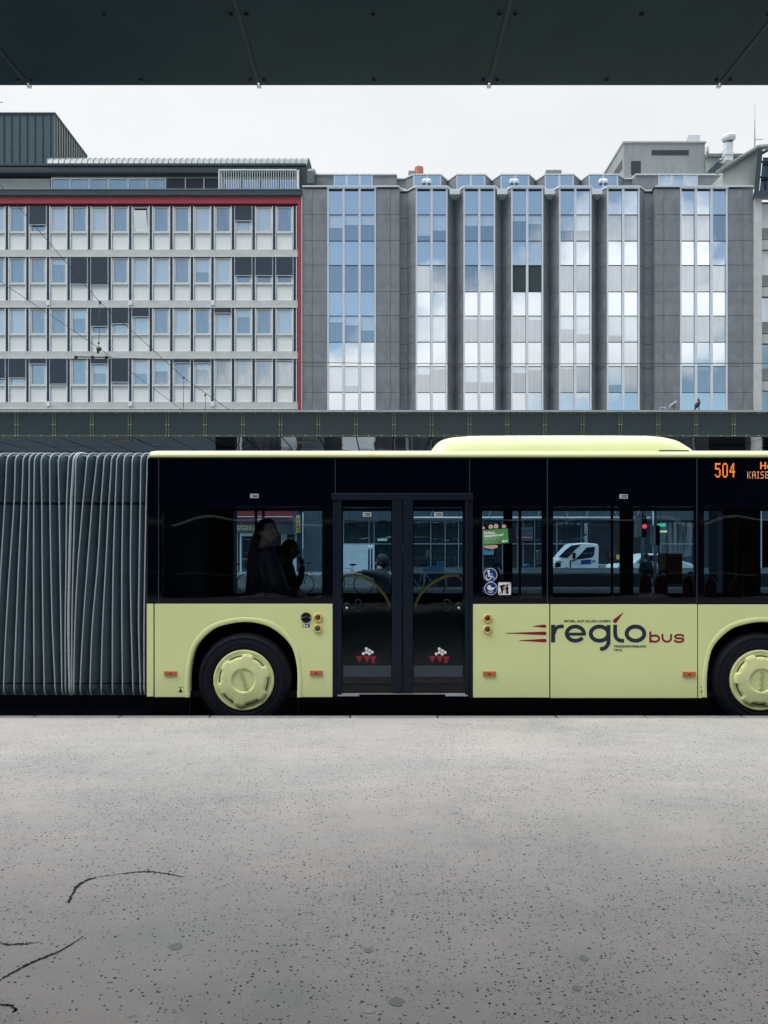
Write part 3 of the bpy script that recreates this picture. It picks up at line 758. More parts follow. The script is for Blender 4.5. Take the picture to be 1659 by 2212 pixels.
        mb.build('hexagon_emblem', M['white'], leaf)
        mb = MB(); q = lambda x, y: BC((x+dx)/4.046+683.4, y/4.046+1025.1)
        for o_ in (345, 412): mb.prism([q(o_, 1588), q(o_+60, 1588), q(o_+32, 1645)], YB+.0055, YB+.0105)
        mb.prism([q(478, 1588), q(521, 1588), q(521, 1610), q(510, 1610), q(510, 1648), q(483, 1648), q(483, 1618), q(478, 1618)], YB+.0055, YB+.0105)
        mb.build('operator_letters', mat('letters_dull_red', (.26, .012, .03), .4), leaf)
        # exit sticker
        exit_sticker(leaf, 792.8 if side_ == 0 else 947, 1111.2, YB+.0075)
    mb = MB(); bbox(mb, 730, 1010, 1497.6, 1500, YB-.005, YB+.2); bbox(mb, 729, 776, 1500.2, 1503.5, YB-.02, YB+.05); bbox(mb, 962, 1010, 1500.2, 1503.5, YB-.02, YB+.05)
    mb.build('door_sill', M['alu'], root, bevel=.002)
    exit_sticker(w1, 549.5, 1071.3, YB-.001); exit_sticker(w4, 1347, 1072.5, YB-.001)
    # far side, floor, ceiling
    mb = MB()
    fz = lambda v: P(0, v, W_IN).z; fxx = lambda u: P(u, 0, W_IN).x
    zt_, zb_ = fz(1104), fz(1281)
    mb.box(bx(319), bx(1960), W_IN-.04, W_IN, zt_, zr0); mb.box(bx(319), bx(1960), W_IN-.04, W_IN, .32, zb_)
    op = [(505, 696), (738, 850), (893, 1000), (1041, 1087), (1106, 1338), (1366, 1560), (1640, 1740)]
    xs = [bx(319)]+[fxx(u) for o in op for u in o]+[bx(1960)]
    for i in range(0, len(xs), 2): mb.box(xs[i], xs[i+1], W_IN-.04, W_IN, zb_, zt_)
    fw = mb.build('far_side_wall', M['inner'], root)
    for a, b in op:
        MB().box(fxx(a), fxx(b), W_IN-.02, W_IN-.015, zb_, zt_).build('window_glass', M['farglass'], fw)
    mb = MB()
    for a, b in op[3:6]: mb.box(fxx(a), fxx(b), W_IN-.05, W_IN-.041, zb_-.01, zb_+.003)
    mb.box(fxx(505), fxx(696), W_IN-.05, W_IN-.041, zt_+.02, zt_+.03); mb.box(fxx(1108), fxx(1560), W_IN-.05, W_IN-.041, zt_+.02, zt_+.028)
    mb.build('window_trim', M['pole'], fw)
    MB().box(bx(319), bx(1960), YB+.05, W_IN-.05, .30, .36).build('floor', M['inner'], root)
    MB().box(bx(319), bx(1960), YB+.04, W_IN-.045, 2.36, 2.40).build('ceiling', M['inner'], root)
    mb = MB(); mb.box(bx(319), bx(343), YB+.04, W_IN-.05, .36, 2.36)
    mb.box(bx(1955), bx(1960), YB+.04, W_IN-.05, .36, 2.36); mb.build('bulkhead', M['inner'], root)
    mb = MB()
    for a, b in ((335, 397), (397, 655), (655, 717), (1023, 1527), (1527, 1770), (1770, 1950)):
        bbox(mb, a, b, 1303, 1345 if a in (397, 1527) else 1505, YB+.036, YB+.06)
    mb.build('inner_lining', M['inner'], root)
    # seats
    seat_c = [0]
    def seat(u, vtop, D, w=.40, facing=0, h=.85, m='seatred'):
        c = P(u, vtop, D); s_ = MB(); pts = []
        if facing == 0:      # back seen flat
            for t in range(13):
                a = PI*t/12; pts.append((c.x+w/2*.92*math.cos(a), c.z-.13+.13*math.sin(a)))
            pts += [(c.x-w/2, c.z-h), (c.x+w/2, c.z-h)]
            s_.prism(pts, D, D+.07)
        else:                # back in profile, leaning
            s_.prism([(c.x, c.z), (c.x+.05, c.z-.02), (c.x-.02, c.z-h), (c.x-.14, c.z-h), (c.x-.09, c.z-.2), (c.x-.03, c.z)], D, D+.42)
        st = s_.build('seat', M[m], root, bevel=.02)
        MB().box(c.x-w/2, c.x+w/2+(.1 if facing else 0), D+(-.35 if facing == 0 else 0), D+.08+(.34 if facing else 0), c.z-h-.08, c.z-h+.02).build('seat_cushion', M[m], st, bevel=.03)
        if facing == 0:
            ar = [(c.x+w*.32*math.cos(PI*i/10)+.035, D+.03, c.z+.07*math.sin(PI*i/10)-.03) for i in range(11)]
            MB().tube(ar, .012, 8).build('seat_handle', M['blackm'], st)
    seat(1396, 1240, 9.0, .145); seat(1429, 1240, 9.0, .15); seat(1489, 1243, 9.3, .14); seat(1537, 1250, 9.2, .15)
    seat(1069, 1225, 9.9, .16); seat(553, 1150, 8.35, facing=1, h=.95, m='seatdark'); seat(600, 1178, 9.35, facing=1, h=.9, m='seatdark')
    seat(1590, 1250, 9.0, .15); seat(1620, 1195, 9.2, .16, m='seatdark')
    mb = MB(); a = P(1437, 1195, 9.3); b = P(1443, 1300, 9.3); mb.box(a.x, b.x, 9.3, 9.55, b.z, a.z); mb.build('partition_edge', mat('partition_edge_orange', (.45, .19, .04), .5), root, bevel=.005)
    a = P(1443.3, 1196, 9.32); b = P(1474, 1262, 9.32); MB().box(a.x, b.x, 9.32, 9.36, b.z, a.z).build('partition', M['partition'], root)
    mb = MB()
    for u, D in ((569, 9.2), (553, 8.9), (1123, 9.4), (1322, 9.5), (1590, 9.0)):
        a = P(u, 0, D); mb.tube([(a.x, D, .36), (a.x, D, 2.36)], .017, 8)
    mb.build('grab_pole', M['railyellow'] if 0 else mat('grab_pole_dark', (.03, .035, .03), .4), root)
    # lamps, buttons and markings on the paintwork
    for u0, u1, v0, v1 in ((355, 382.3, 1449.8, 1459.3), (669.5, 696.8, 1448.5, 1458), (1043, 1070.8, 1450, 1460), (1474, 1502, 1451, 1461)):
        mb = MB(); bbox(mb, u0, u1, v0, v1, YB-.016, YB+.001); o = mb.build('side_marker_lamp', M['orange'], root, bevel=.004)
        mb = MB(); mb.lathe(((bx(u0)+bx(u1))/2, YB-.017, bz((v0+v1)/2)), [(.011, 0), (.009, -.004), (.001, -.003)], 16); mb.build('lens_boss', M['redlens'], o)
    for u, v, mm in ((687, 1333.8, 'redlens'), (686.5, 1357.3, 'greenlens'), (1053, 1335.5, 'redlens'), (1053, 1359.2, 'greenlens')):
        c = (bx(u), YB+.002, bz(v))
        mb = MB(); mb.lathe(c, [(.047, 0), (.047, -.013), (.041, -.019), (.028, -.019), (.026, -.014)], 32); o = mb.build('door_button', M['btn'], root)
        mb = MB(); mb.lathe(c, [(.026, -.010), (.025, -.018), (.015, -.016), (.012, -.020), (.001, -.021)], 24); mb.build('button_cap', M[mm], o)
        mb = MB()
        for a in (90, 205, 335): mb.ball((c[0]+.036*math.cos(math.radians(a)), YB-.017, c[2]+.036*math.sin(math.radians(a))), .004, 6, 4)
        mb.build('screw', M['redlens'], o)
    mb = MB(); c = (bx(661.3), YB+.002, bz(1334)); mb.lathe(c, [(.052, 0), (.053, -.010), (.046, -.016), (.040, -.010), (.001, -.008)], 32)
    mb.ball((c[0], YB-.010, c[2]), (.036, .012, .017), 16, 8); o = mb.build('emergency_knob', M['dframe'], root)
    mb = MB(); [mb.ball((c[0]+d, YB-.013, c[2]), .005, 8, 6) for d in (-.038, .038)]; mb.build('rivet', M['white'], o)
    mb = MB(); bbox(mb, 653.2, 668.8, 1348, 1355.5, YB-.0015, YB-.0002); o = mb.build('emergency_label', M['dgreen'], root)
    mb = MB(); mb.prism([BC(a, b) for a, b in ellipse(657, 1351, 2.6, 2.6, 0, 330, 14)], YB-.003, YB-.0016); mb.prism([BC(654.5, 1356), BC(659.5, 1356), BC(657, 1351.5)], YB-.0042, YB-.0031); bbox(mb, 661.5, 665.2, 1349.3, 1354.2, YB-.003, YB-.0016); mb.build('label_symbol', M['white'], o)
    mb = MB()
    for u in (390, 1518.5):
        mb.prism([BC(u-5, 1495.5), BC(u+5, 1495.5), BC(u, 1486)], YB-.0015, YB-.0002); bbox(mb, u-5, u+5, 1484, 1485, YB-.0015, YB-.0002)
    mb.build('jacking_mark', M['seam'], root)
    # logo
    q = lambda x, y: BC(x/3.735+1070.7, y/3.735+1298.5)
    y0, y1 = YB-.0016, YB-.0002
    def st(mb, pts, w, sm=True, yy=None):
        ps = smooth_curve(pts, 6) if sm else pts
        a, b = stroke(ps, w); yy = y0 if yy is None else yy
        mb.add([(*[q(*p_)[0]], yy, q(*p_)[1]) for p_ in a]+[(*[q(*p_)[0]], yy, q(*p_)[1]) for p_ in b], [(i, i+1, len(a)+i+1, len(a)+i) for i in range(len(a)-1)])
    mb = MB()
    st(mb, [(463, 190), (463, 333)], 34, False); st(mb, [(472, 262), (482, 228), (505, 207), (549, 203)], 28, yy=y0-.0006); mb.build('logo_letter', M['navy'], root); mb = MB()
    st(mb, ellipse(643, 262, 70, 57, 0, 325, 44), 31, False); st(mb, [(568, 266), (728, 266)], 24, False, y0-.0006); mb.build('logo_letter', M['navy'], root); mb = MB()
    st(mb, ellipse(838, 262, 71, 57, 0, 360, 48), 32, False); st(mb, [(910, 192), (910, 320), (903, 352), (880, 378), (842, 388)], 31, yy=y0-.0006); mb.build('logo_letter', M['navy'], root); mb = MB()
    st(mb, [(964, 190), (964, 262), (973, 295), (998, 316), (1036, 320)], 31); mb.build('logo_letter', M['navy'], root); mb = MB()
    st(mb, ellipse(1128, 262, 71, 57, 0, 360, 48), 32, False)
    mb.build('logo_letter', M['navy'], root)
    mb = MB()
    def comet(x0, y0_, x1, y1_, r, mb):
        d = Vector((x1-x0, y1_-y0_)); L_ = d.length; d.normalize(); nn = Vector((-d.y, d.x)); c = Vector((x1, y1_))-d*r
        pts = [Vector((x0, y0_))+nn*1.5, Vector((x0, y0_))-nn*1.5]
        for i in range(11):
            a = -PI/2+PI*i/10; pts.append(c+d*r*math.cos(a)+nn*r*math.sin(a))
        mb.prism([q(*p_) for p_ in pts], y0, y1)
    for ca in ((300, 202, 408, 202, 13.5), (80, 258, 410, 260, 14.5), (190, 317, 411, 318, 14.5), (1030, 92, 952, 172, 17)):
        mb = MB(); comet(*ca, mb); mb.build('logo_streak', M['red'], root)
    mb = MB()
    st(mb, [(1247, 245), (1247, 335)], 17, False); st(mb, ellipse(1282, 302, 37, 25, 0, 360, 30), 16, False, y0-.0006); mb.build('logo_letter', M['red'], root); mb = MB()
    st(mb, [(1346, 265), (1346, 300), (1362, 322), (1384, 326), (1404, 320), (1415, 300), (1415, 265)], 16); mb.build('logo_letter', M['red'], root); mb = MB()
    st(mb, [(1517, 288), (1503, 274), (1468, 272), (1446, 284), (1462, 299), (1500, 301), (1515, 312), (1496, 328), (1458, 327), (1440, 312)], 15)
    mb.build('logo_letter', M['red'], root)
    for s_, b_ in (('MOBIL AUF ALLEN LINIEN', (553, 925, 151, 171)), ('VERKEHRSVERBUND', (950, 1217, 355, 375)), ('TIROL', (950, 1026, 385, 404))):
        mb = MB(); text_mesh(mb, s_, b_, y0, lambda u, v: q(u, v), bold=.03)
        mb.build('logo_small_print', M['greentext'], root)
    # window stickers
    z3 = lambda x, y: BC(x/6.936+1013.7, y/6.936+1053.6)
    yg = YB+.0025
    def disc(mb, cx, cy, r, y_, mt): mb.use(mt); mb.prism([z3(a, b) for a, b in ellipse(cx, cy, r, r, 0, 349, 32)], y_, y_+.0006)
    def line(mb, pts, w, y_, mt):
        mb.use(mt); a, b = stroke(pts, w); mb.add([(z3(*p_)[0], y_, z3(*p_)[1]) for p_ in a+b], [(i, i+1, len(a)+i+1, len(a)+i) for i in range(len(a)-1)])
    mb = MB(); disc(mb, 318, 1306, 102, yg, M['white']); disc(mb, 318, 1306, 94, yg-.001, M['blue'])
    disc(mb, 289, 1252, 20, yg-.002, M['white']); line(mb, [(290, 1272), (300, 1335)], 22, yg-.002, M['white']); line(mb, [(296, 1325), (352, 1325), (368, 1362), (384, 1356)], 14, yg-.0022, M['white'])
    line(mb, [(298, 1292), (350, 1292)], 11, yg-.0022, M['white']); line(mb, ellipse(290, 1340, 38, 38, 130, 375, 24), 12, yg-.002, M['white']); mb.build('wheelchair_sticker', None, w3)
    mb = MB(); disc(mb, 324, 1511, 98, yg, M['white']); disc(mb, 324, 1511, 90, yg-.001, M['blue'])
    mb.use(M['white']); mb.prism([z3(*p_) for p_ in [(268, 1500), (270, 1480), (285, 1462), (318, 1458), (322, 1492), (380, 1496), (368, 1520), (345, 1532), (300, 1532), (275, 1520)]], yg-.003, yg-.002)
    line(mb, [(378, 1500), (398, 1482)], 8, yg-.002, M['white'])
    for x_ in (306, 336): line(mb, ellipse(x_, 1557, 16, 14, 0, 360, 16), 7, yg-.002, M['white'])
    mb.build('pram_sticker', None, w3)
    mb = MB(); mb.use(M['white']); rr = []
    for cx, cy, a0 in ((610, 1432, 90), (450, 1432, 180), (450, 1590, 270), (610, 1590, 360)): rr += ellipse(cx, cy, 16, 16, a0-90 if 0 else a0-90, a0, 5)
    rr = []
    for cx, cy, a0 in ((609, 1434, 0), (451, 1434, 90), (451, 1589, 180), (609, 1589, 270)): rr += ellipse(cx, cy, 17, 17, a0, a0+90, 5)
    mb.prism([z3(*p_) for p_ in rr], yg, yg+.0006)
    mb.use(M['blackm']); mb.prism([z3(*p_) for p_ in [(468, 1492), (512, 1492), (504, 1585), (486, 1585)]], yg-.0015, yg-.0006); mb.prism([z3(*p_) for p_ in [(455, 1490), (458, 1468), (485, 1462), (500, 1455), (520, 1470), (515, 1490)]], yg-.0015, yg-.0006)
    mb.prism([z3(*p_) for p_ in [(558, 1440), (574, 1440), (575, 1475), (588, 1500), (584, 1545), (592, 1587), (546, 1587), (554, 1545), (548, 1500), (558, 1475)]], yg-.0015, yg-.0006)
    mb.prism([z3(*p_) for p_ in [(502, 1452), (520, 1455), (545, 1450), (540, 1480), (522, 1482), (508, 1470)]], yg-.0015, yg-.0006)
    line(mb, [(518, 1500), (532, 1585), (552, 1500)], 5, yg-.0015, M['blackm']); line(mb, [(446, 1594), (616, 1428)], 10, yg-.0025, M['red']); mb.build('no_food_sticker', None, w3)
    # advert: hand holding a phone
    mb = MB(); ys = yg
    mb.use(M['skinprint'])
    for cx, cy, rx, ry in ((322, 588, 33, 40), (400, 580, 36, 42), (521, 578, 34, 28), (213, 604, 22, 20), (330, 880, 100, 34), (275, 872, 72, 28)):
        pts = [(a, b) for a, b in ellipse(cx, cy, rx, ry, 0, 345, 20)]; pts = [(max(197, a), b) for a, b in pts]; mb.prism([z3(*p_) for p_ in pts], ys+.0001*cx/100, ys+.0009)
    mb.build('advert_hand', None, w3, label='printed fingers round the phone in the window advert')
    mb = MB(); mb.use(M['blackm']); mb.prism([z3(*p_) for p_ in [(197, 622), (590, 596), (650, 600), (655, 820), (620, 838), (197, 866)]], ys-.0012, ys-.0006)
    mb.use(M['green']); mb.prism([z3(*p_) for p_ in [(198, 634), (574, 610), (592, 826), (200, 858)]], ys-.002, ys-.0013)
    mb.use(M['white']); ro = math.radians(3.5)
    text_mesh(mb, 'Einfach', (218, 378, 650, 695), ys-.0024, z3, rot=ro, bold=.045); text_mesh(mb, 'appgefahren!', (218, 510, 688, 742), ys-.0024, z3, rot=ro, bold=.045)
    for xa_, xb_, yy in ((225, 445, 758), (225, 400, 784), (232, 400, 820)):
        n_ = 24
        for i in range(n_):
            if random.random() < .8:
                t0 = xa_+(xb_-xa_)*i/n_; t1 = t0+(xb_-xa_)/n_*.7; o_ = (t0-xa_)*-.06
                mb.prism([z3(t0, yy+o_-4), z3(t1, yy+o_-4), z3(t1, yy+o_+4), z3(t0, yy+o_+4)], ys-.0024, ys-.0021)
    mb.prism([z3(*p_) for p_ in [(490, 786), (528, 783), (530, 814), (492, 818)]], ys-.0024, ys-.0021); mb.prism([z3(*p_) for p_ in [(532, 790), (575, 787), (576, 806), (533, 809)]], ys-.0024, ys-.0021)
    mb.use(M['red']); mb.prism([z3(*p_) for p_ in [(426, 798), (482, 794), (482, 808), (427, 812)]], ys-.0024, ys-.0021)
    mb.build('advert_phone', None, w3, label='black phone with a green screen printed in the window advert')
    # destination display, dot matrix
    G = {'5': ['11111', '1....', '1....', '1111.', '....1', '....1', '....1', '1...1', '.111.'], '0': ['.111.', '1...1', '1...1', '1...1', '1...1', '1...1', '1...1', '1...1', '.111.'],
         '4': ['...1.', '..11.', '.1.1.', '.1.1.', '1..1.', '11111', '...1.', '...1.', '...1.'],
         'H': ['1...1', '1...1', '1...1', '11111', '1...1', '1...1', '1...1'], 'O': ['.....', '.....', '.111.', '1...1', '1...1', '1...1', '.111.'], 'K': ['1...1', '1..1.', '1.1..', '11...', '1.1..', '1..1.', '1...1'],
         'A': ['.111.', '1...1', '1...1', '11111', '1...1', '1...1', '1...1'], 'I': ['111', '.1.', '.1.', '.1.', '.1.', '.1.', '111'], 'S': ['.1111', '1....', '1....', '.111.', '....1', '....1', '1111.'], 'E': ['11111', '1....', '1....', '1111.', '1....', '1....', '11111'], 'R': ['1111.', '1...1', '1...1', '1111.', '1.1..', '1..1.', '1...1']}
    MB_d = MB(); bbox(MB_d, 1532, 1800, 996, 1040, YB+.0008, YB+.0016); disp = MB_d.build('destination_display', M['black'], root)
    mb = MB(); zl = lambda x, y: (x/6.473+1480.7, y/6.473+968.2)
    def glyph(s_, x, y, w, h, gap, mt, bold):
        mb.use(mt)
        for ch in s_:
            g = G[ch]; cols = len(g[0]); rows = len(g); pw = w/5; ph = h/rows
            for r_, row in enumerate(g):
                for c_, ch2 in enumerate(row):
                    if ch2 != '1': continue
                    for sy in range(2):
                        for sx in range(2):
                            a = x+c_*pw+sx*pw/2*bold; b = y+r_*ph+sy*ph/2
                            if bold < 1.2 and sx: continue
                            ww = pw*(.62 if bold > 1.2 else .8)
                            u0, v0 = zl(a, b); u1, v1 = zl(a+ww, b+ph*.36)
                            mb.add([(bx(u0), YB-.0002, bz(v1)), (bx(u1), YB-.0002, bz(v1)), (bx(u1), YB-.0002, bz(v0)), (bx(u0), YB-.0002, bz(v0))], [(0, 1, 2, 3)])
            x += (w*cols/5)+gap
    glyph('504', 414, 210, 72, 200, 30, M['led'], 1.3)
    glyph('HO', 1045, 193, 78, 102, 18, M['led'], 1.3); glyph('KAISER', 866, 325, 50, 100, 18, M['led2'], 1.0)
    mb.build('display_characters', None, disp)
    # bellows
    ribs = [[(-95, 0), (-110, 0), (-140, 0), (-170, 0), (-200, 0)], [(-20, 0), (-35, 0), (-68, 0), (-95, 0), (-120, 0)],
            [(50,), (35,), (5,), (-20,), (-50,)], [(118,), (108,), (75,), (45,), (25,)], [(180,), (168,), (145,), (125,), (108,)], [(228,), (225,), (210,), (195,), (182,)], [(270,), (265,), (263,), (265,), (268,)], [(322,), (328,), (332,), (338,), (348,)], [(390,), (393,), (400,), (412,), (433,)], [(458,), (465,), (473,), (480,), (487,)], [(540,), (525,), (520,), (513,), (515,)], [(581,), (561,), (548,), (540,), (549,)],
            [(598,), (590,), (576,), (566,), (566,)], [(685,), (655,), (615,), (590,), (581,)], [(765,), (728,), (690,), (655,), (632,)], [(822,), (798,), (770,), (728,), (710,)], [(880,), (860,), (835,), (810,), (798,)], [(922,), (910,), (895,), (888,), (888,)], [(978,), (970,), (963,), (963,), (968,)], [(1045,), (1037,), (1030,), (1037,), (1050,)], [(1113,), (1108,), (1100,), (1095,), (1108,)], [(1165,), (1155,), (1145,), (1138,), (1138,)]]
    for k in range(1, 7): ribs.insert(0, [(p_[0]-72-(5*random.random()),) for p_ in ribs[0]])
    ys_ = [150, 500, 1000, 1500, 2000]
    def rx(rib, y):
        y = max(150, min(2030, y))
        pts = [r[0] for r in rib]
        for i in range(4):
            if y <= ys_[i+1] or i == 3:
                t = (y-ys_[i])/(ys_[i+1]-ys_[i]); p0 = pts[max(i-1, 0)]; p1 = pts[i]; p2 = pts[i+1]; p3 = pts[min(i+2, 4)]
                return .5*(2*p1+(-p0+p2)*t+(2*p0-5*p1+4*p2-p3)*t*t+(-p0+3*p1-3*p2+p3)*t**3)
    # path round the section: up the near side, over the corner, across the roof, down the far side
    path = []
    for y in (2048, 2030, 1985, 1900, 1700, 1500, 1300, 1100, 900, 700, 520, 400, 300, 220): path.append((y, {2048: .06, 2030: .02}.get(y, 0), y, 0))
    for y, dy, du in ((180, .004, 0), (155, .014, 3), (138, .030, 9), (126, .055, 18), (119, .10, 28), (114, .3, 36)): path.append((y, dy, y, du))
    path.append((108, 1.2, 108, 40)); path.append((112, 2.2, 150, 20)); path.append((150, 2.45, 150, 0)); path.append((500, 2.5, 500, 0)); path.append((2030, 2.5, 2030, 0))
    secs = [(0, 0), (.10, .004), (.30, .022), (.55, .040), (.78, .085), (.90, .11), (.97, .05)]
    fab = MB(); vs = []; ncol = 0; cols = []
    for i in range(len(ribs)):
        nxt = ribs[i+1] if i+1 < len(ribs) else None
        for t, dep in (secs if nxt else [(0, 0), (.8, .1)]):
            col = []
            for y, dy, yy, du in path:
                xa_ = rx(ribs[i], yy)+du; xb_ = (rx(nxt, yy)+du) if nxt else 1188
                u = (xa_+(xb_-xa_)*t)/3.664; gapw = min(1, abs(xb_-xa_)/60)
                d_ = dep*gapw; side_f = 1 if dy < .5 else (0 if dy < 2.3 else -1)
                yyv = y/3.664+945.4
                zz = bz(yyv)
                if dy >= .05 and dy < 2.4 and y < 1000: zz = bz(yyv)-d_*.9
                col.append((bx(u), YB+.012+dy+d_*(1 if dy < .05 else (.0 if dy < 2.4 else -1)), zz))
            cols.append(col)
    n = len(path); vs = [p_ for c_ in cols for p_ in c_]
    fab.add(vs, [(a*n+b, (a+1)*n+b, (a+1)*n+b+1, a*n+b+1) for a in range(len(cols)-1) for b in range(n-1)], True)
    bel = fab.build('bellows', M['bellow'], root)
    for y_s, th in ((520, .013), (1950, .006)):
        sm_ = MB(); ia = next(i for i, p_ in enumerate(path) if p_[0] <= y_s); lo, hi = path[ia], path[ia-1]; f_ = (y_s-lo[0])/(hi[0]-lo[0])
        rowp = [tuple(c_[ia][k]*(1-f_)+c_[ia-1][k]*f_ for k in range(3)) for c_ in cols]
        sm_.add([(a[0], a[1]-.002, a[2]-th) for a in rowp]+[(a[0], a[1]-.002, a[2]+th) for a in rowp], [(i, i+1, len(rowp)+i+1, len(rowp)+i) for i in range(len(rowp)-1)], True)
        sm_.build('fabric_seam', M['blackm'], bel)
    for i, rib in enumerate(ribs):
        pts = [(bx((rx(rib, yy)+du)/3.664), YB+.010+dy, bz(y/3.664+945.4)+(.006 if dy > .05 else 0)) for y, dy, yy, du in path[:22]]
        pts = [Vector(p_) for p_ in smooth_curve(pts, 3)]
        r_ = .0066 if i != len(ribs)-11 else .013
        MB().tube(pts, r_, 8).build('bellows_rib', M['rib'], bel)
    # front and rear ends beyond the picture
    mb = MB(); mb.use(M['paint']); xa_, xb_ = bx(-560-1000), bx(-560); mb.box(xa_, xb_, YB, W_IN, .32, bz(1304)); mb.box(xa_, xb_, YB, W_IN, zr0, zr1+.04)
    mb.use(M['black']); mb.box(xa_+.01, xb_-.01, YB+.004, W_IN-.004, bz(1304), zr0); mb.build('rear_section', None, root, bevel=.01)
    mb = MB(); mb.use(M['paint']); xa_, xb_ = bx(1960), bx(2130); mb.box(xa_, xb_, YB, W_IN, .32, bz(1304)); mb.box(xa_, xb_-.1, YB, W_IN, zr0, zr1+.02)
    mb.use(M['black']); mb.box(xa_, xb_-.05, YB+.004, W_IN-.004, bz(1304), zr0); mb.build('front_section', None, root, bevel=.03)
    return root
def exit_sticker(parent, u, v, y):
    mb = MB(); mb.use(M['white']); bbox(mb, u-8.8, u+8.8, v-4.4, v+4.4, y-.0008, y)
    mb.use(M['dgreen']); bbox(mb, u-7.4, u+7.4, v-3.1, v+3.1, y-.0016, y-.0009)
    mb.use(M['white']); bbox(mb, u-6.4, u-3.4, v-2.2, v+2.2, y-.0024, y-.0017); bbox(mb, u-2.4, u+6.0, v-.35, v+.35, y-.0024, y-.0017)
    mb.use(M['dgreen']); bbox(mb, u-5.2, u-4.2, v-1.6, v+1.8, y-.0032, y-.0025); mb.build('exit_sticker', None, parent)
bus()

# ------------------------------------------------------------------ people
def skin_body(chains, extra=None):
    """chains: list of lists of (x,y,z,r); first vertex of chains[0] is the root; equal points are welded"""
    V = []; E = []; R = []
    def idx(p):
        for i, q_ in enumerate(V):
            if (Vector(q_)-Vector(p[:3])).length < 1e-5: return i
        V.append(tuple(p[:3])); R.append(p[3]); return len(V)-1
    for ch in chains:
        prev = None
        for p in ch:
            i = idx(p)
            if prev is not None: E.append((prev, i))
            prev = i
    me = bpy.data.meshes.new('s'); me.from_pydata(V, E, []); ob = bpy.data.objects.new('s', me); C.objects.link(ob)
    mo = ob.modifiers.new('Skin', 'SKIN'); 
    if not me.skin_vertices: return None
    for i, r in enumerate(R):
        sv = me.skin_vertices[0].data[i]; sv.radius = (r, r); sv.use_root = (i == 0)
    s2 = ob.modifiers.new('Sub', 'SUBSURF'); s2.levels = 2; s2.render_levels = 2
    dg = bpy.context.evaluated_depsgraph_get(); dg.update()
    res = bpy.data.meshes.new_from_object(ob.evaluated_get(dg))
    vs = [tuple(v.co) for v in res.vertices]; fs = [tuple(p.vertices) for p in res.polygons]
    bpy.data.objects.remove(ob); bpy.data.meshes.remove(me); bpy.data.meshes.remove(res)
    return vs, fs
def head_mesh(mb, c, h, yaw=0, pitch=0, n=36, m=28):
    """head of height h, centre c, facing +x; yaw turns towards the camera (-y)"""
    c = Vector(c); vs = []; R = Matrix.Rotation(-yaw, 3, 'Z') @ Matrix.Rotation(pitch, 3, 'Y')
    for i in range(m+1):
        t = PI*i/m
        for k in range(n):
            a = 2*PI*k/n
            x, y, z = math.sin(t)*math.cos(a), math.sin(t)*math.sin(a), math.cos(t)
            px = x*.40*h; py = y*.31*h; pz = z*.5*h
            if z < 0:
                k2 = 1-.28*(z*z); py *= k2
                if x < 0: px *= 1-.35*(-z)
                else: px *= 1-.10*(-z)
            f = max(0, x)
            g = lambda z0, s_, w_=1: math.exp(-((z-z0)/s_)**2)*math.exp(-(y/w_)**2)*(1 if x > 0 else 0)
            px += h*(.115*g(-.22, .13, .16)+.05*g(-.02, .25, .14)+.03*g(.16, .10, .6)-.035*g(.0, .10, .38)*(1-math.exp(-(y/.15)**2))+.035*g(-.50, .07, .28)+.03*g(-.62, .07, .26)-.02*g(-.56, .03, .3)+.05*g(-.86, .16, .4))
            if abs(y) > .85 and abs(z+.12) < .22: py += math.copysign(.035*h, y)*(1-abs(z+.12)/.22); 
            vs.append(c+R @ Vector((px, py, pz)))
    fs = [(i*n+k, (i+1)*n+k, (i+1)*n+(k+1) % n, i*n+(k+1) % n) for i in range(m) for k in range(n)]
    mb.add(vs, fs, True); return R
def finger_chains(w, d, side=1, s=1.0):
    """hand at wrist w pointing along d: palm chain and five fingers"""
    w = Vector(w); d = Vector(d).normalized(); sd = d.cross(Vector((0, 0, 1)))
    if sd.length < .1: sd = Vector((0, 1, 0))
    sd.normalize(); dn = sd.cross(d).normalized()
    ch = []
    palm = w+d*.075*s
    for i, (o, l) in enumerate(((-.030, .068), (-.010, .078), (.010, .074), (.028, .058))):
        b = palm+sd*o*s; c1 = b+d*l*.40*s-Vector((0, 0, 1))*.008; c2 = c1+d*l*.35*s-Vector((0, 0, 1))*.02; c3 = c2+d*l*.15*s-Vector((0, 0, 1))*.024
        ch.append([(*(b-d*.03), .011), (*b, .010), (*c1, .009), (*c2, .0085), (*c3, .007)])
    b = w+d*.025*s-sd*.03*s*side; ch.append([(*b, .013), (*(b+(d*.03-sd*.02*side)*s), .011), (*(b+(d*.06-sd*.026*side)*s), .009)])
    return palm, ch
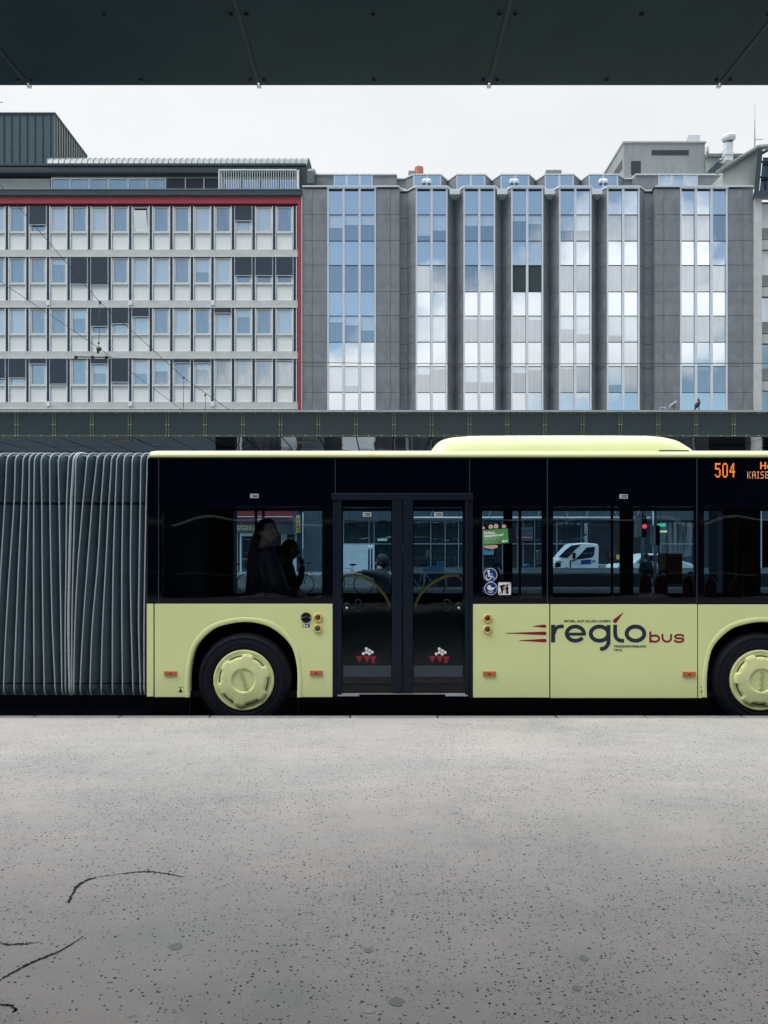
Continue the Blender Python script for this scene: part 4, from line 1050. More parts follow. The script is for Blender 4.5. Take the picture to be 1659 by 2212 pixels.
def person(name, label, head_c, head_h, chains, cloth, hands=(), yaw=0, pitch=0, hair='short', hood=None, glasses=False, group=None):
    base = Vector((head_c[0], head_c[1], min(p[2] for ch in chains for p in ch)-.05))
    root = thing(name, label, 'person', base, group)
    body = MB()
    body.use(cloth); r = skin_body(chains)
    if r: body.add(r[0], r[1], True)
    body.use(M['skin'])
    R = head_mesh(body, head_c, head_h, yaw, pitch)
    hc = Vector(head_c)
    body.tube([hc+Vector((-.02, 0, -head_h*.3)), hc+Vector((-.035, 0, -head_h*.72))], [.055, .062], 12)
    for w, d in hands:
        palm, ch = finger_chains(w, d)
        r = skin_body([[(*w, .026), (*(Vector(w)+Vector(d).normalized()*.04), .034), (*palm, .030)]]); 
        if r: body.add(r[0], r[1], True)
        for c_ in ch:
            r = skin_body([c_]); 
            if r: body.add(r[0], r[1], True)
    for sx in (-1, 1):
        body.use(M['white']); e = hc+R @ Vector((.355*head_h, sx*.115*head_h, .02*head_h)); body.ball(e, .011, 8, 6)
        body.use(M['hair']); body.ball(e+R @ Vector((.006, 0, 0)), .007, 8, 6)
    body.use(mat('lips', (.26, .11, .10), .5)); body.ball(hc+R @ Vector((.375*head_h, 0, -.265*head_h)), (.008, .022, .006), 10, 6)
    b_ = body.build('body', None, root)
    hm = MB(); n, m = 40, 24; vs = []
    hc2 = hc+R @ Vector((-.035*head_h, 0, .045*head_h))
    for i in range(m+1):
        t = PI*i/m
        for k in range(n):
            a = 2*PI*k/n; x, y, z = math.sin(t)*math.cos(a), math.sin(t)*math.sin(a), math.cos(t)
            lim = {'short': -.25, 'long': -1, 'hood': -1}[hair]
            rr = Vector((x*.455*head_h, y*.345*head_h, z*.50*head_h))
            if x > .15 and z < .45+.3*(1-abs(y)): rr *= (.80 if hair != 'hood' else .9)
            if z < lim+.25*max(0, x): rr *= .8
            if hair == 'long':
                if z < 0: rr.z *= 1.25; 
                if x > .35 and z < .5: rr *= .8
                rr.y *= 1.12; rr.x *= 1.04
            if hair == 'hood': rr *= 1.12
            rr *= 1+random.uniform(-.02, .02)
            vs.append(hc2+R @ rr)
    hm.add(vs, [(i*n+k, (i+1)*n+k, (i+1)*n+(k+1) % n, i*n+(k+1) % n) for i in range(m) for k in range(n)], True)
    hm.build('hair' if hair != 'hood' else 'hood', M['hair'] if hair != 'hood' else cloth, root)
    if glasses:
        g = MB()
        for sx in (-1, 1):
            e = hc+R @ Vector((.415*head_h, sx*.125*head_h, .015*head_h))
            g.tube([e+R @ Vector((0, .026*math.cos(2*PI*i/16), .018*math.sin(2*PI*i/16))) for i in range(17)], .0018, 6, False)
            g.tube([e+R @ Vector((0, sx*.026, .004)), hc+R @ Vector((-.02*head_h, sx*.335*head_h, .02*head_h))], .0018, 6)
        g.build('glasses', M['boltl'], root)
    return root
# man with glasses next to the glass
D = 8.20
h = P(578, 1147, D); sc = 1.0
pel = P(585, 1296, D+.12)
def pt(u, v, dy, r): q_ = P(u, v, D+dy); return (q_.x, q_.y, q_.z, r)
neck = pt(573, 1182, .02, .07); chest = pt(580, 1215, .05, .15); belly = pt(590, 1262, .08, .155); hip = pt(592, 1305, .08, .15)
person('person', 'seated man with glasses and a quilted navy jacket behind the rear bus window', (h.x, h.y, h.z), .255,
       [[hip, belly, chest, neck], [chest, pt(576, 1198, -.12, .085), pt(588, 1242, -.17, .068), pt(598, 1274, -.14, .058), pt(622, 1282, -.08, .045), pt(640, 1287, -.05, .034)],
        [chest, pt(578, 1198, .22, .085), pt(592, 1240, .28, .066), pt(606, 1270, .26, .055), pt(640, 1280, .2, .036)],
        [hip, pt(640, 1312, -.02, .10), pt(690, 1318, -.04, .075), pt(700, 1400, -.02, .055)], [hip, pt(640, 1312, .2, .10), pt(690, 1318, .2, .075), pt(700, 1400, .2, .055)]],
       M['jacket'], hands=[(Vector(pt(640, 1287, -.05, 0)[:3]), (1, .1, -.1)), (Vector(pt(640, 1280, .2, 0)[:3]), (1, -.1, -.15))], yaw=.30, pitch=.02, glasses=True)
D = 9.15
h = P(628, 1188, D)
neck = pt(620, 1216, .02, .05); chest = pt(622, 1246, .04, .125); belly = pt(628, 1284, .05, .12); hip = pt(630, 1320, .05, .13)
person('person', 'dark-haired woman in a black coat sitting before the man, hand at her chin', (h.x, h.y, h.z), .235,
       [[hip, belly, chest, neck], [chest, pt(622, 1232, -.13, .07), pt(640, 1270, -.15, .058), pt(650, 1246, -.1, .046), pt(654, 1220, -.05, .034)],
        [chest, pt(622, 1232, .18, .07), pt(640, 1290, .2, .055), pt(668, 1300, .14, .04)], [hip, pt(680, 1325, 0, .09), pt(700, 1330, 0, .07), pt(705, 1400, 0, .05)], [hip, pt(680, 1325, .2, .09), pt(700, 1330, .2, .07), pt(705, 1400, .2, .05)]],
       M['darkcoat'], hands=[(Vector(pt(654, 1220, -.05, 0)[:3]), (-.35, .1, 1)), (Vector(pt(668, 1300, .14, 0)[:3]), (1, 0, -.2))], yaw=0, pitch=.05, hair='long')
# hooded figure leaning over a bicycle beyond the door
D = 12.4
h = P(825, 1214, D)
hip = pt(838, 1290, .0, .17); waist = pt(835, 1262, 0, .18); chest = pt(822, 1242, 0, .17); neck = pt(824, 1228, 0, .07)
foot1 = pt(836, 1420, -.1, .05); 
person('person', 'dark hooded figure leaning over a bicycle, seen through the left door pane', (h.x, h.y, h.z), .22,
       [[hip, waist, chest, neck], [chest, pt(812, 1240, -.14, .075), pt(797, 1238, -.16, .055), pt(780, 1234, -.14, .04)], [chest, pt(812, 1240, .14, .075), pt(800, 1240, .16, .055), pt(784, 1235, .14, .04)],
        [hip, pt(840, 1340, -.1, .085), foot1, pt(825, 1422, -.1, .045)], [hip, pt(842, 1340, .1, .085), pt(845, 1420, .1, .05), pt(834, 1422, .1, .045)]],
       M['darkcoat'], hands=[(Vector(pt(780, 1234, -.14, 0)[:3]), (-1, 0, -.1)), (Vector(pt(784, 1235, .14, 0)[:3]), (-1, 0, -.1))], yaw=PI, pitch=.1, hair='hood')
D = 24.0
h = P(1396, 1204, D)
hip = pt(1396, 1246, 0, .15); chest = pt(1396, 1222, 0, .17); neck = pt(1396, 1212, 0, .06)
person('person', 'standing figure in a black jacket with a backpack, beyond the bus beside the traffic lights', (h.x, h.y, h.z), .24,
       [[hip, chest, neck], [chest, pt(1386, 1219, 0, .08), pt(1383, 1236, -.02, .055), pt(1384, 1249, -.05, .038)], [chest, pt(1406, 1219, 0, .08), pt(1409, 1236, -.02, .055), pt(1408, 1249, -.05, .038)],
        [hip, pt(1391, 1268, 0, .08), pt(1391, 1291, 0, .05), pt(1390, 1292, -.12, .04)], [hip, pt(1401, 1268, 0, .08), pt(1401, 1291, 0, .05), pt(1402, 1292, -.12, .04)]],
       M['darkcoat'], hands=[(Vector(pt(1384, 1249, -.05, 0)[:3]), (0, 0, -1)), (Vector(pt(1408, 1249, -.05, 0)[:3]), (0, 0, -1))], yaw=-PI/2, hair='short')
a = P(1388, 1238, 23.75); b = P(1403, 1216, 23.75)
o = MB().box(a.x, b.x, 23.66, 23.84, a.z, b.z).build('backpack', M['blackm'], None, bevel=.05, seg=4); tag(o, 'small black backpack on the back of the figure beside the traffic lights', 'backpack')

# ------------------------------------------------------------------ office building on the left
def office():
    root = thing('office_building', 'white panelled office block with red edging and dark sun shades, at left', 'building', (P(300, 0, DB).x, DB, 0))
    g = PC(DB)
    px = lambda u, D=DB: P(u, 0, D).x
    pz = lambda v, D=DB: P(0, v, D).z
    U0 = -240
    cols = [15.2+44.4*i for i in range(-6, 15)]
    rows = [442.8, 553.6, 663.2, 773.2, 882.5]
    MB().box(px(U0), px(652), DB+.30, DB+12, pz(885), pz(440)).build('core_wall', M['beam'], root)
    # horizontal beams
    beams = MB()
    for r in rows[1:]:
        beams.box(px(U0), px(643.4), DB, DB+.30, pz(r+.2), pz(r-14.5))
        beams.box(px(U0), px(643.4), DB-.05, DB+.30, pz(r+2.0), pz(r+.2)+.0)
    beams.build('floor_beam', M['beam'], root)
    # vertical frame posts
    posts = MB(); slots = MB(); sills = MB()
    for r in rows:
        b = min(r+96.5, 886)
        for c in cols:
            slots.box(px(c-2.95), px(c+2.95), DB+.02, DB+.30, pz(b), pz(r+2))
            for s_ in (-1, 1):
                posts.box(px(c+s_*3.7-.9), px(c+s_*3.7+.9), DB-.02, DB+.30, pz(b), pz(r+2))
    posts.build('window_post', M['sill'], root); slots.build('facade_slot', M['slot'], root)
    for r, cc in ((648.5, (104.5, 282, 459.5)), (866.5, (104.5, 282, 459.5))):
        for c in cc:
            sills.box(px(c-3.5), px(c+3.5), DB-.09, DB-.002, pz(r+11), pz(r+1.0))
    sills.build('bracket_cover', M['white'], root)
    shades = {(0, 1): .70, (0, 11): .55, (1, 3): 1.0, (1, 4): 1.03, (1, 11): .68, (1, 12): .68, (1, 13): .68, (2, 4): .68, (2, 5): .58, (2, 6): .32, (2, 10): .18, (3, -1): .72, (3, 0): .70, (3, 1): .18, (3, 2): .93, (3, 4): .18, (3, 5): .86, (3, 8): .14, (3, 9): .14}
    random.seed(3)
    for ri, r in enumerate(rows[:4]):
        for ci, c in enumerate(cols[:-1]):
            i = ci-6
            u0, u1 = c+4.4, c+40.0
            t, b = r+2.2, r+60
            fr = MB()
            fr.box(px(u0), px(u1), DB+.03, DB+.16, pz(t+4.2), pz(t)); fr.box(px(u0), px(u1), DB+.03, DB+.16, pz(b), pz(b-4))
            fr.box(px(u0), px(u0+4.2), DB+.03, DB+.16, pz(b-4), pz(t+4.2)); fr.box(px(u1-4.2), px(u1), DB+.03, DB+.16, pz(b-4), pz(t+4.2))
            fr.box(px(u0-.3), px(u1+.3), DB-.03, DB+.029, pz(b+1.6), pz(b-.2))
            w = fr.build('window', M['wframe'], root)
            if i >= -2:
                mi = random.choice([0, 0, 1, 1, 2, 3]); split = random.random() < .25
                if (ri, i) in ((0, 2), (0, 4), (1, 10), (2, 0), (0, 12)): mi = 2
                pane = MB(); ty = random.uniform(-.012, .012); tz = random.uniform(-.010, .010)
                a0, a1 = px(u0+4.2), px(u1-4.2); z0, z1 = pz(b-4), pz(t+4.2)
                open_ = (ri, i) == (0, 6)
                def pq(z0_, z1_, m_):
                    f0 = (z0_-z0)/(z1-z0); f1 = (z1_-z0)/(z1-z0)
                    yy = lambda s_, f: DB+.10+(s_-.5)*ty+(f-.5)*tz-(0.30*f if open_ else 0)
                    pane.use(m_); pane.quad((a0, yy(0, f0), z0_), (a1, yy(1, f0), z0_), (a1, yy(1, f1), z1_), (a0, yy(0, f1), z1_))
                if open_: pq(z0, z1-.22, M['pane4']); 
                elif split:
                    zs = z0+(z1-z0)*random.uniform(.45, .8); pq(z0, zs, M['pane%d' % mi]); pq(zs, z1, M['pane2'])
                else: pq(z0, z1, M['pane%d' % mi])
                if (ri, i) in ((2, 1), (2, 2), (2, 5), (2, 6)):
                    pane.use(M['awhite'])
                pane.build('window_pane', None, w)
                MB().box(a0, a1, DB+.2, DB+.25, z0, z1).build('room_backing', M['slot'], w) if open_ else None
            else:
                MB().box(px(u0+4.2), px(u1-4.2), DB+.08, DB+.10, pz(b-4), pz(t+4.2)).build('window_pane', M['pane1'], w)
            MB().box(px(u0+1.2), px(u1-1.2), DB+.06, DB+.16, pz(r+96.2), pz(b+1.8)).build('spandrel', M['panelw'], root)
            if (ri, i) in shades or (i < -1 and random.random() < .4):
                f = shades.get((ri, i), .6); zb_ = pz(t+(b-t)*f)
                s_ = MB(); s_.box(px(u0-.2), px(u1+.2), DB-.035, DB-.015, zb_, pz(t)); sh = s_.build('sun_shade', M['shade'], w)
                MB().box(px(u0-.6), px(u1+.6), DB-.06, DB-.01, zb_-.05, zb_-.001).build('shade_rail', M['alu'], sh)
                sr = MB(); sr.box(px(u0-.8), px(u0-.2), DB-.05, DB-.01, zb_, pz(t)); sr.box(px(u1+.2), px(u1+.8), DB-.05, DB-.01, zb_, pz(t)); sr.build('shade_guide', M['alu'], sh)
            else:
                MB().box(px(u0-.2), px(u1+.2), DB-.03, DB+.029, pz(t+1.4), pz(t-.1)).build('shade_box', M['slot'], w)
    # last row, mostly behind the canopy
    # red edging
    mb = MB(); mb.box(px(U0), px(652), DB-.10, DB+.3, pz(441), pz(425.5)); mb.box(px(643.6), px(651.6), DB-.10, DB+.3, pz(1103), pz(441.1)); mb.build('red_edging', M['redband'], root)
    mb = MB(); mb.box(px(651.7), px(653), DB-.12, DB+.3, pz(1103), pz(424)); mb.build('edge_trim', M['sill'], root)
    mb = MB(); mb.box(px(U0), px(652.5), DB-.22, DB+3, pz(425.4), pz(413.2)); mb.build('parapet', M['teal'], root, bevel=.03)
    mb = MB(); mb.box(px(U0), px(651), DB-.25, DB-.0, pz(413.1), pz(411.2)); mb.build('parapet_cap', M['roofmetal'], root)
    # attic storey, set back
    DA = 52.5; ax = lambda u: P(u, 0, DA).x; az = lambda v: P(0, v, DA).z
    mb = MB(); mb.box(ax(U0), ax(108), DA, DA+9, az(420), az(386)); mb.box(ax(108.1), ax(640), DA+.25, DA+9, az(420), az(372)); mb.build('attic_wall', M['beige'], root)
    for i in range(6):
        a = 110+i*41.5; fr = MB(); fr.box(ax(a), ax(a+41.2), DA, DA+.2, az(387), az(384)); fr.box(ax(a), ax(a+2.6), DA, DA+.2, az(414), az(387)); fr.box(ax(a+38.8), ax(a+41.2), DA, DA+.2, az(414), az(387))
        w = fr.build('attic_window', M['sill'], root)
        MB().box(ax(a+2.6), ax(a+38.8), DA+.08, DA+.1, az(414), az(387)).build('window_pane', M['pane0' if i % 2 else 'pane1'], w)
    mb = MB()
    for i in range(3):
        a = 361+i*40; mb.use(M['darkgap']); mb.box(ax(a+.6), ax(a+38.5), DA+.02, DA+.24, az(414), az(385)); mb.use(M['sill']); mb.box(ax(a+38.6), ax(a+40.4), DA-.02, DA+.24, az(414), az(385))
    mb.build('attic_panel', None, root)
    for i in range(4):
        a = 484+i*40; MB().box(ax(a), ax(a+36), DA+.12, DA+.24, az(414), az(386)).build('attic_window', M['pane0'], root)
    # balcony screen of thin bars
    mb = MB(); d_ = 51.2; sx = lambda u: P(u, 0, d_).x; sz = lambda v: P(0, v, d_).z
    mb.box(sx(472), sx(645), d_-.05, d_+.05, sz(368.5), sz(366)); mb.box(sx(472), sx(645), d_-.03, d_+.03, sz(414), sz(412.5))
    for i in range(34):
        u = 474+i*5.1; mb.box(sx(u-.5), sx(u+.5), d_-.03, d_+.03, sz(413), sz(368))
    mb.box(sx(472), sx(474.5), d_-.05, d_+1.2, sz(413), sz(368)); mb.box(sx(641), sx(646), d_-.05, d_+.05, sz(414), sz(366)); mb.build('balcony_screen', M['sill'], root)
    # eave and barrel roof
    mb = MB(); mb.box(ax(U0), ax(640), DA-.35, DA+2, az(378), az(362)); mb.build('eave', M['eave'], root, bevel=.05)
    mb = MB(); mb.box(P(U0, 0, 52).x, P(662, 0, 52).x, 51.8, 52.05, P(0, 360.5, 52).z, P(0, 355.8, 52).z); mb.build('gutter', M['teal'], root)
    prof = []
    for i in range(15):
        t = i/14*PI; prof.append((52.1+6-6*math.cos(t), P(0, 357, 52.1).z+1.5*math.sin(t)**.8))
    xa, xb = P(100, 0, 52.1).x, P(664, 0, 52.1).x
    mb = MB(); n = len(prof); mb.add([(x_, y_, z_) for x_ in (xa, xb) for y_, z_ in prof], [(i, n+i, n+i+1, i+1) for i in range(n-1)], True)
    rf = mb.build('barrel_roof', M['roofmetal'], root)
    mb = MB()
    for k in range(46):
        x_ = xa+(xb-xa)*k/45; mb.tube([(x_, y_, z_+.03) for y_, z_ in prof[:9]], .022, 5)
    mb.build('roof_seam', M['roofmetal'], rf)
    mb = MB(); pts = [(y_, z_) for y_, z_ in prof]; xg = P(664.2, 0, 51).x
    prof2 = [(51.2+6-6.5*math.cos(i/14*PI), P(0, 400, 51).z+(2.0)*math.sin(i/14*PI)**.55) for i in range(15)]
    n = len(prof2); vs = [(x_, y_, z_) for x_ in (xg, xg+.42) for y_, z_ in prof2]
    mb.add(vs, [(i, n+i, n+i+1, i+1) for i in range(n-1)]+[tuple(range(n-1, -1, -1)), tuple(range(n, 2*n)), (0, n-1, 2*n-1, n)], False); mb.build('roof_end', M['teal'], root)
    # dark metal rooftop box with light side
    Dk = 53.5; bxk = lambda u: P(u, 0, Dk).x; bzk = lambda v: P(0, v, Dk).z
    mb = MB(); mb.use(M['roofdark']); x0, x1 = bxk(U0), bxk(118); z0, z1 = bzk(372), bzk(245.5); y2 = Dk*1.11
    mb.box(x0, x1-.02, Dk, y2, z0, z1); mb.use(M['roofmetal']); mb.box(x1-.019, x1, Dk+.002, y2, z0, z1)
    rb = mb.build('rooftop_box', None, root)
    mb = MB(); mb.use(M['teal'])
    for i in range(12): x_ = bxk(118-16.8*i-9); mb.box(x_-.025, x_+.025, Dk-.06, Dk-.001, z0, z1)
    for i in range(14): y_ = Dk+.2+i*.43; mb.box(x1+.001, x1+.06, y_-.02, y_+.02, z0, z1)
    mb.use(M['roofmetal']); mb.box(x0, x1+.08, Dk-.08, y2, z1, z1+.06); mb.build('standing_seam', None, rb)
    # ground floor seen through the bus
    g0 = DB+.35
    mb = MB(); mb.use(M['shopgrey']); mb.box(px(U0), px(651.5), g0, g0+.3, .14, pz(886)-.02); mb.build('ground_floor_wall', None, root)
    mb = MB(); mb.box(px(506), px(634), DB-.4, DB-.101, pz(1119), pz(1104)); mb.box(px(506), px(634), DB-.3, DB-.101, pz(1118.8+1), pz(1119)); mb.build('shop_fascia', M['shopred'], root)
    mb = MB(); mb.box(px(506), px(636), DB-.9, DB-.85, pz(1117.8), pz(1116.5)); mb.build('awning_bar', M['white'], root)
    mb = MB(); mb.add([(px(506), DB-.85, pz(1127.5)), (px(634), DB-.85, pz(1127.5)), (px(634), DB-.85, pz(1118.5)), (px(506), DB-.85, pz(1118.5)), (px(506), DB-.1, pz(1127.5)), (px(634), DB-.1, pz(1127.5)), (px(634), DB-.1, pz(1117)), (px(506), DB-.1, pz(1117))], [(0, 1, 2, 3), (3, 2, 6, 7), (0, 4, 5, 1), (0, 3, 7, 4), (1, 5, 6, 2)]); aw = mb.build('awning', M['awning'], root)
    mb = MB(); text_mesh(mb, 'Pizza', (555, 586, 1120, 1126.5), DB-.87, PC(DB-.87), bold=.02); mb.build('awning_text', M['awhite'], aw)
    MB().box(px(500), px(640), DB-.05, DB+.34, pz(1151.5), pz(1128.5)).build('sign_fascia', mat('sign_fascia_grey', (.17, .20, .20), .5), root)
    mb = MB(); text_mesh(mb, 'stau', (508, 551, 1131, 1145.5), DB-.10, PC(DB-.10), bold=.03); o = mb.build('sign_letters', M['letters'], root); so = o.modifiers.new('Solidify', 'SOLIDIFY'); so.thickness = .08
    mb = MB(); mb.use(M['awhite']); mb.box(px(518), px(521.5), DB-.02, DB+.34, pz(1248), pz(1152)); mb.box(px(521.6), px(552), DB-.02, DB+.34, pz(1158), pz(1152)); mb.box(px(511), px(513), DB, DB+.3, pz(1245), pz(1152)); mb.box(px(505), px(507), DB, DB+.3, pz(1245), pz(1152)); mb.build('shop_door_frame', None, root)
    mb = MB(); mb.use(M['shopglass']); mb.box(px(498), px(518), DB+.28, DB+.345, pz(1248), pz(1152)); mb.box(px(521.7), px(606), DB+.28, DB+.345, pz(1248), pz(1158.5)); mb.build('shop_window', None, root)
    mb = MB(); mb.use(M['awhite']); mb.box(px(607), px(640), DB-.02, DB+.34, pz(1151.6), pz(1128.4)) if 0 else mb.box(px(607), px(640), DB+.1, DB+.34, pz(1248), pz(1152)); mb.build('shop_pier', None, root)
    MB().box(px(608), px(618), DB+.02, DB+.09, pz(1176), pz(1154)).build('menu_poster', M['poster'], root)
    MB().box(px(620), px(637), DB+.02, DB+.09, pz(1171), pz(1154)).build('menu_board', M['shopglass'], root)
    mb = MB(); mb.use(M['shopgrey']); mb.box(px(636.5), px(643), DB-1.0, DB-.1, pz(1153), pz(1113.5)); mb.use(M['signyellow']); 
    for k in range(5): mb.box(px(643.1), px(651.5), DB-1.0, DB-.8, pz(1151-k*7.6), pz(1151-k*7.6-6.4))
    mb.use(M['redlens']); 
    for k in range(4): mb.box(px(644.5), px(650), DB-1.03, DB-1.001, pz(1148-k*7.6), pz(1148-k*7.6-2.2))
    mb.build('hanging_sign', None, root)
office()

# ------------------------------------------------------------------ granite building with mirrored bays
def granite():
    root = thing('office_building', 'grey granite building with tall bays of mirrored blue glass, right of centre', 'building', (P(1140, 0, DB).x, DB, 0))
    RB = [412, 463.6, 520.2, 573, 630, 682.2, 738.9, 791.4, 847.7, 905]
    pz = lambda v, D=DB: P(0, v, D).z
    px = lambda u, D=DB: P(u, 0, D).x
    zb = 4.0
    zt = pz(408.5)
    DV = 50.95
    def face(mb, ua, Da, ub, Db_, top=408.5, bottom=905, mb2=None):
        """vertical stone face from plan point a to b, with proud panels leaving open joints"""
        a = Vector((px(ua, Da), Da)); b = Vector((px(ub, Db_), Db_)); d = (b-a); nrm = Vector((d.y, -d.x)).normalized()*.03
        rows = [top]+RB[1:]
        for v0, v1 in zip(rows, rows[1:]):
            z1, z0 = pz(v0)-.012, pz(v1)+.012
            e = d.normalized()*.010; A, B = a+e, b-e
            vs = [(A.x+nrm.x, A.y+nrm.y, z0), (B.x+nrm.x, B.y+nrm.y, z0), (B.x+nrm.x, B.y+nrm.y, z1), (A.x+nrm.x, A.y+nrm.y, z1), (A.x, A.y, z0), (B.x, B.y, z0), (B.x, B.y, z1), (A.x, A.y, z1)]
            mb.add(vs, [(0, 1, 2, 3), (1, 5, 6, 2), (4, 0, 3, 7), (3, 2, 6, 7), (0, 4, 5, 1)])
        m2 = mb2; m2.add([(a.x, a.y, zb), (b.x, b.y, zb), (b.x, b.y, pz(top)), (a.x, a.y, pz(top))], [(0, 1, 2, 3)])
    st = MB(); jn = MB()
    F_ = [(653, 50, 674.6, 50), (674.6, 50, 707, 50), (812, 50, 843.5, 50), (843.5, 50, 862.7, 50), (862.7, 50, 863.2, 50.6), (863.2, 50.6, 880, 50.6), (880, 50.6, 897.7, 50), (966.4, 50, 982, DV), (982, DV, 1000.7, 50), (1069.3, 50, 1084, DV), (1084, DV, 1103.7, 50), (1173.2, 50, 1186, DV), (1186, DV, 1207, 50), (1277.3, 50, 1288.5, DV), (1288.5, DV, 1310.4, 50), (1381, 50, 1392.7, 50.6), (1392.7, 50.6, 1410.5, 50.6), (1410.5, 50.6, 1414.6, 50), (1414.6, 50, 1433.8, 50), (1433.8, 50, 1468.5, 50), (1571, 50, 1604.4, 50), (1604.4, 50, 1626.7, 50)]
    for f in F_:
        st, jn = MB(), MB(); face(st, *f, mb2=jn)
        pr_ = jn.build('cladding_backing', M['stonejoint'], root); st.build('granite_cladding', M['stone'], pr_)
    MB().box(px(653), px(1626.7), 51.2, 64, zb, zt).build('core_wall', M['stonejoint'], root)
    # glazed bays
    bays = [(707, 812, 3), (897.7, 966.4, 2), (1000.7, 1069.3, 2), (1103.7, 1173.2, 2), (1207, 1277.3, 2), (1310.4, 1381, 2), (1468.5, 1571, 3)]
    random.seed(11)
    blindset = {(0, 1): .5, (1, 1): .6, (2, 1): .42, (3, 1): .35, (4, 1): .4, (0, 5): .35, (1, 5): .95, (2, 5): .12, (3, 5): .14, (4, 5): .5, (5, 5): .75, (0, 7): .75, (1, 7): .1, (2, 7): .6, (3, 7): .25, (1, 3): 0}
    for bi, (a, b, n) in enumerate(bays):
        e = 3.4; mw = 5.2
        fr = MB(); 
        inner = [(a+e)+i*((b-a-2*e+mw)/n) for i in range(n)]
        pw = (b-a-2*e-(n-1)*mw)/n
        fr.box(px(a), px(a+e), DB-.06, DB+.3, zb, zt); fr.box(px(b-e), px(b), DB-.06, DB+.3, zb, zt)
        for i in range(n-1): c = a+e+(i+1)*pw+i*mw; fr.box(px(c), px(c+mw), DB-.06, DB+.3, zb, zt)
        fr.box(px(a-1), px(b+1), DB-.10, DB+.3, zt+.001, zt+.10)
        bay = fr.build('bay_frame', M['mull'], root)
        for r in range(9):
            v0, v1 = RB[r]+.5, RB[r+1]-.5
            m_ = MB(); win = r % 2 == 1
            for i in range(n):
                u0 = a+e+i*(pw+mw)+.35; u1 = u0+pw-.7
                ty, tz = random.uniform(-.012, .012), random.uniform(-.012, .012)
                def q_(va, vb, mt):
                    f0 = (v1-vb)/(v1-v0); f1 = (v1-va)/(v1-v0); yy = lambda s_, f: DB+.05+(s_-.5)*ty+(f-.5)*tz
                    m_.use(mt); m_.quad((px(u0), yy(0, f0), pz(vb)), (px(u1), yy(1, f0), pz(vb)), (px(u1), yy(1, f1), pz(va)), (px(u0), yy(0, f1), pz(va)))
                if not win: q_(v0, v1, M['spandrel'])
                else:
                    f = blindset.get((bi, r), random.choice([0, 0, .2, .5]) if r > 4 and bi < 6 else 0)
                    f = max(0, min(1, f+random.choice([-.12, 0, 0, .2]))) if f else 0
                    if bi == 3 and r == 3: q_(v0, v1, M['bdark'])
                    elif f > .05:
                        vm = v0+(v1-v0)*f
                        if f < .97: q_(vm, v1, M['bwin'])
                        q_(v0, min(vm, v1), M['bblind'])
                    else: q_(v0, v1, M['bwin'])
            m_.build('bay_window' if win else 'mirror_panel', None, bay)
        gk = MB()
        for v in RB[1:]: gk.box(px(a+e), px(b-e), DB+.0, DB+.12, pz(v+.5), pz(v-.5))
        gk.build('glazing_bar', M['stonejoint'], bay)
    # parapet, boxes and terrace rail
    mb = MB()
    edge = [(653, 50), (862.7, 50), (863.2, 50.6), (880, 50.6), (897.7, 50), (966.4, 50), (982, DV), (1000.7, 50), (1069.3, 50), (1084, DV), (1103.7, 50), (1173.2, 50), (1186, DV), (1207, 50), (1277.3, 50), (1288.5, DV), (1310.4, 50), (1381, 50), (1392.7, 50.6), (1410.5, 50.6), (1414.6, 50), (1626.7, 50)]
    for (u0, d0), (u1, d1) in zip(edge, edge[1:]):
        a = (px(u0, d0), d0); b = (px(u1, d1), d1)
        mb.add([(a[0], a[1]-.12, zt+.101), (b[0], b[1]-.12, zt+.101), (b[0], b[1]-.12, zt+.19), (a[0], a[1]-.12, zt+.19), (a[0], 51.3, zt+.101), (b[0], 51.3, zt+.101), (b[0], 51.3, zt+.19), (a[0], 51.3, zt+.19)], [(0, 1, 2, 3), (3, 2, 6, 7), (0, 4, 5, 1)])
    mb.build('coping', M['whitecap'], root)
    for u in (982.5, 1084.5, 1187, 1289.5): MB().box(px(u-11), px(u+11), DB-.12, DB+.8, pz(421.5), pz(409.5)).build('rainwater_box', M['whitecap'], root, bevel=.02)
    mb = MB()
    rail = [(655, 50.3), (860, 50.3), (880, 50.7), (903, 50.2), (961, 50.2), (975, 50.8), (990, 50.8), (1006, 50.2), (1064, 50.2), (1078, 50.8), (1091, 50.8), (1108, 50.2), (1168, 50.2), (1180, 50.8), (1193, 50.8), (1211, 50.2), (1272, 50.2), (1284, 50.8), (1294, 50.8), (1314, 50.2), (1376, 50.2), (1396, 50.7), (1408, 50.7)]
    zr = pz(401)
    mb.tube([(px(u, d), d, zr) for u, d in rail], .05, 6)
    for u, d in rail: mb.tube([(px(u, d), d, zt+.1), (px(u, d), d, zr)], .025, 5)
    mb.build('terrace_rail', M['whitecap'], root)
    # set-back storey
    DS = 53.0; sx = lambda u, D=DS: P(u, 0, D).x; sz = lambda v: P(0, v, DS).z
    zs0, zs1 = zt-.3, sz(379)
    se = [(662, DS), (692, DS), (857.5, DS), (858, DS+.6), (873, DS+.6), (892.5, DS), (952.6, DS), (967, DS+.9), (986, DS), (1048, DS), (1062, DS+.9), (1081, DS), (1143, DS), (1157, DS+.9), (1176.5, DS), (1239, DS), (1254, DS+.9), (1271.4, DS), (1334.7, DS), (1348, DS+.6), (1364, DS+.6), (1372, DS), (1562, DS)]
    mb = MB(); cp = MB()
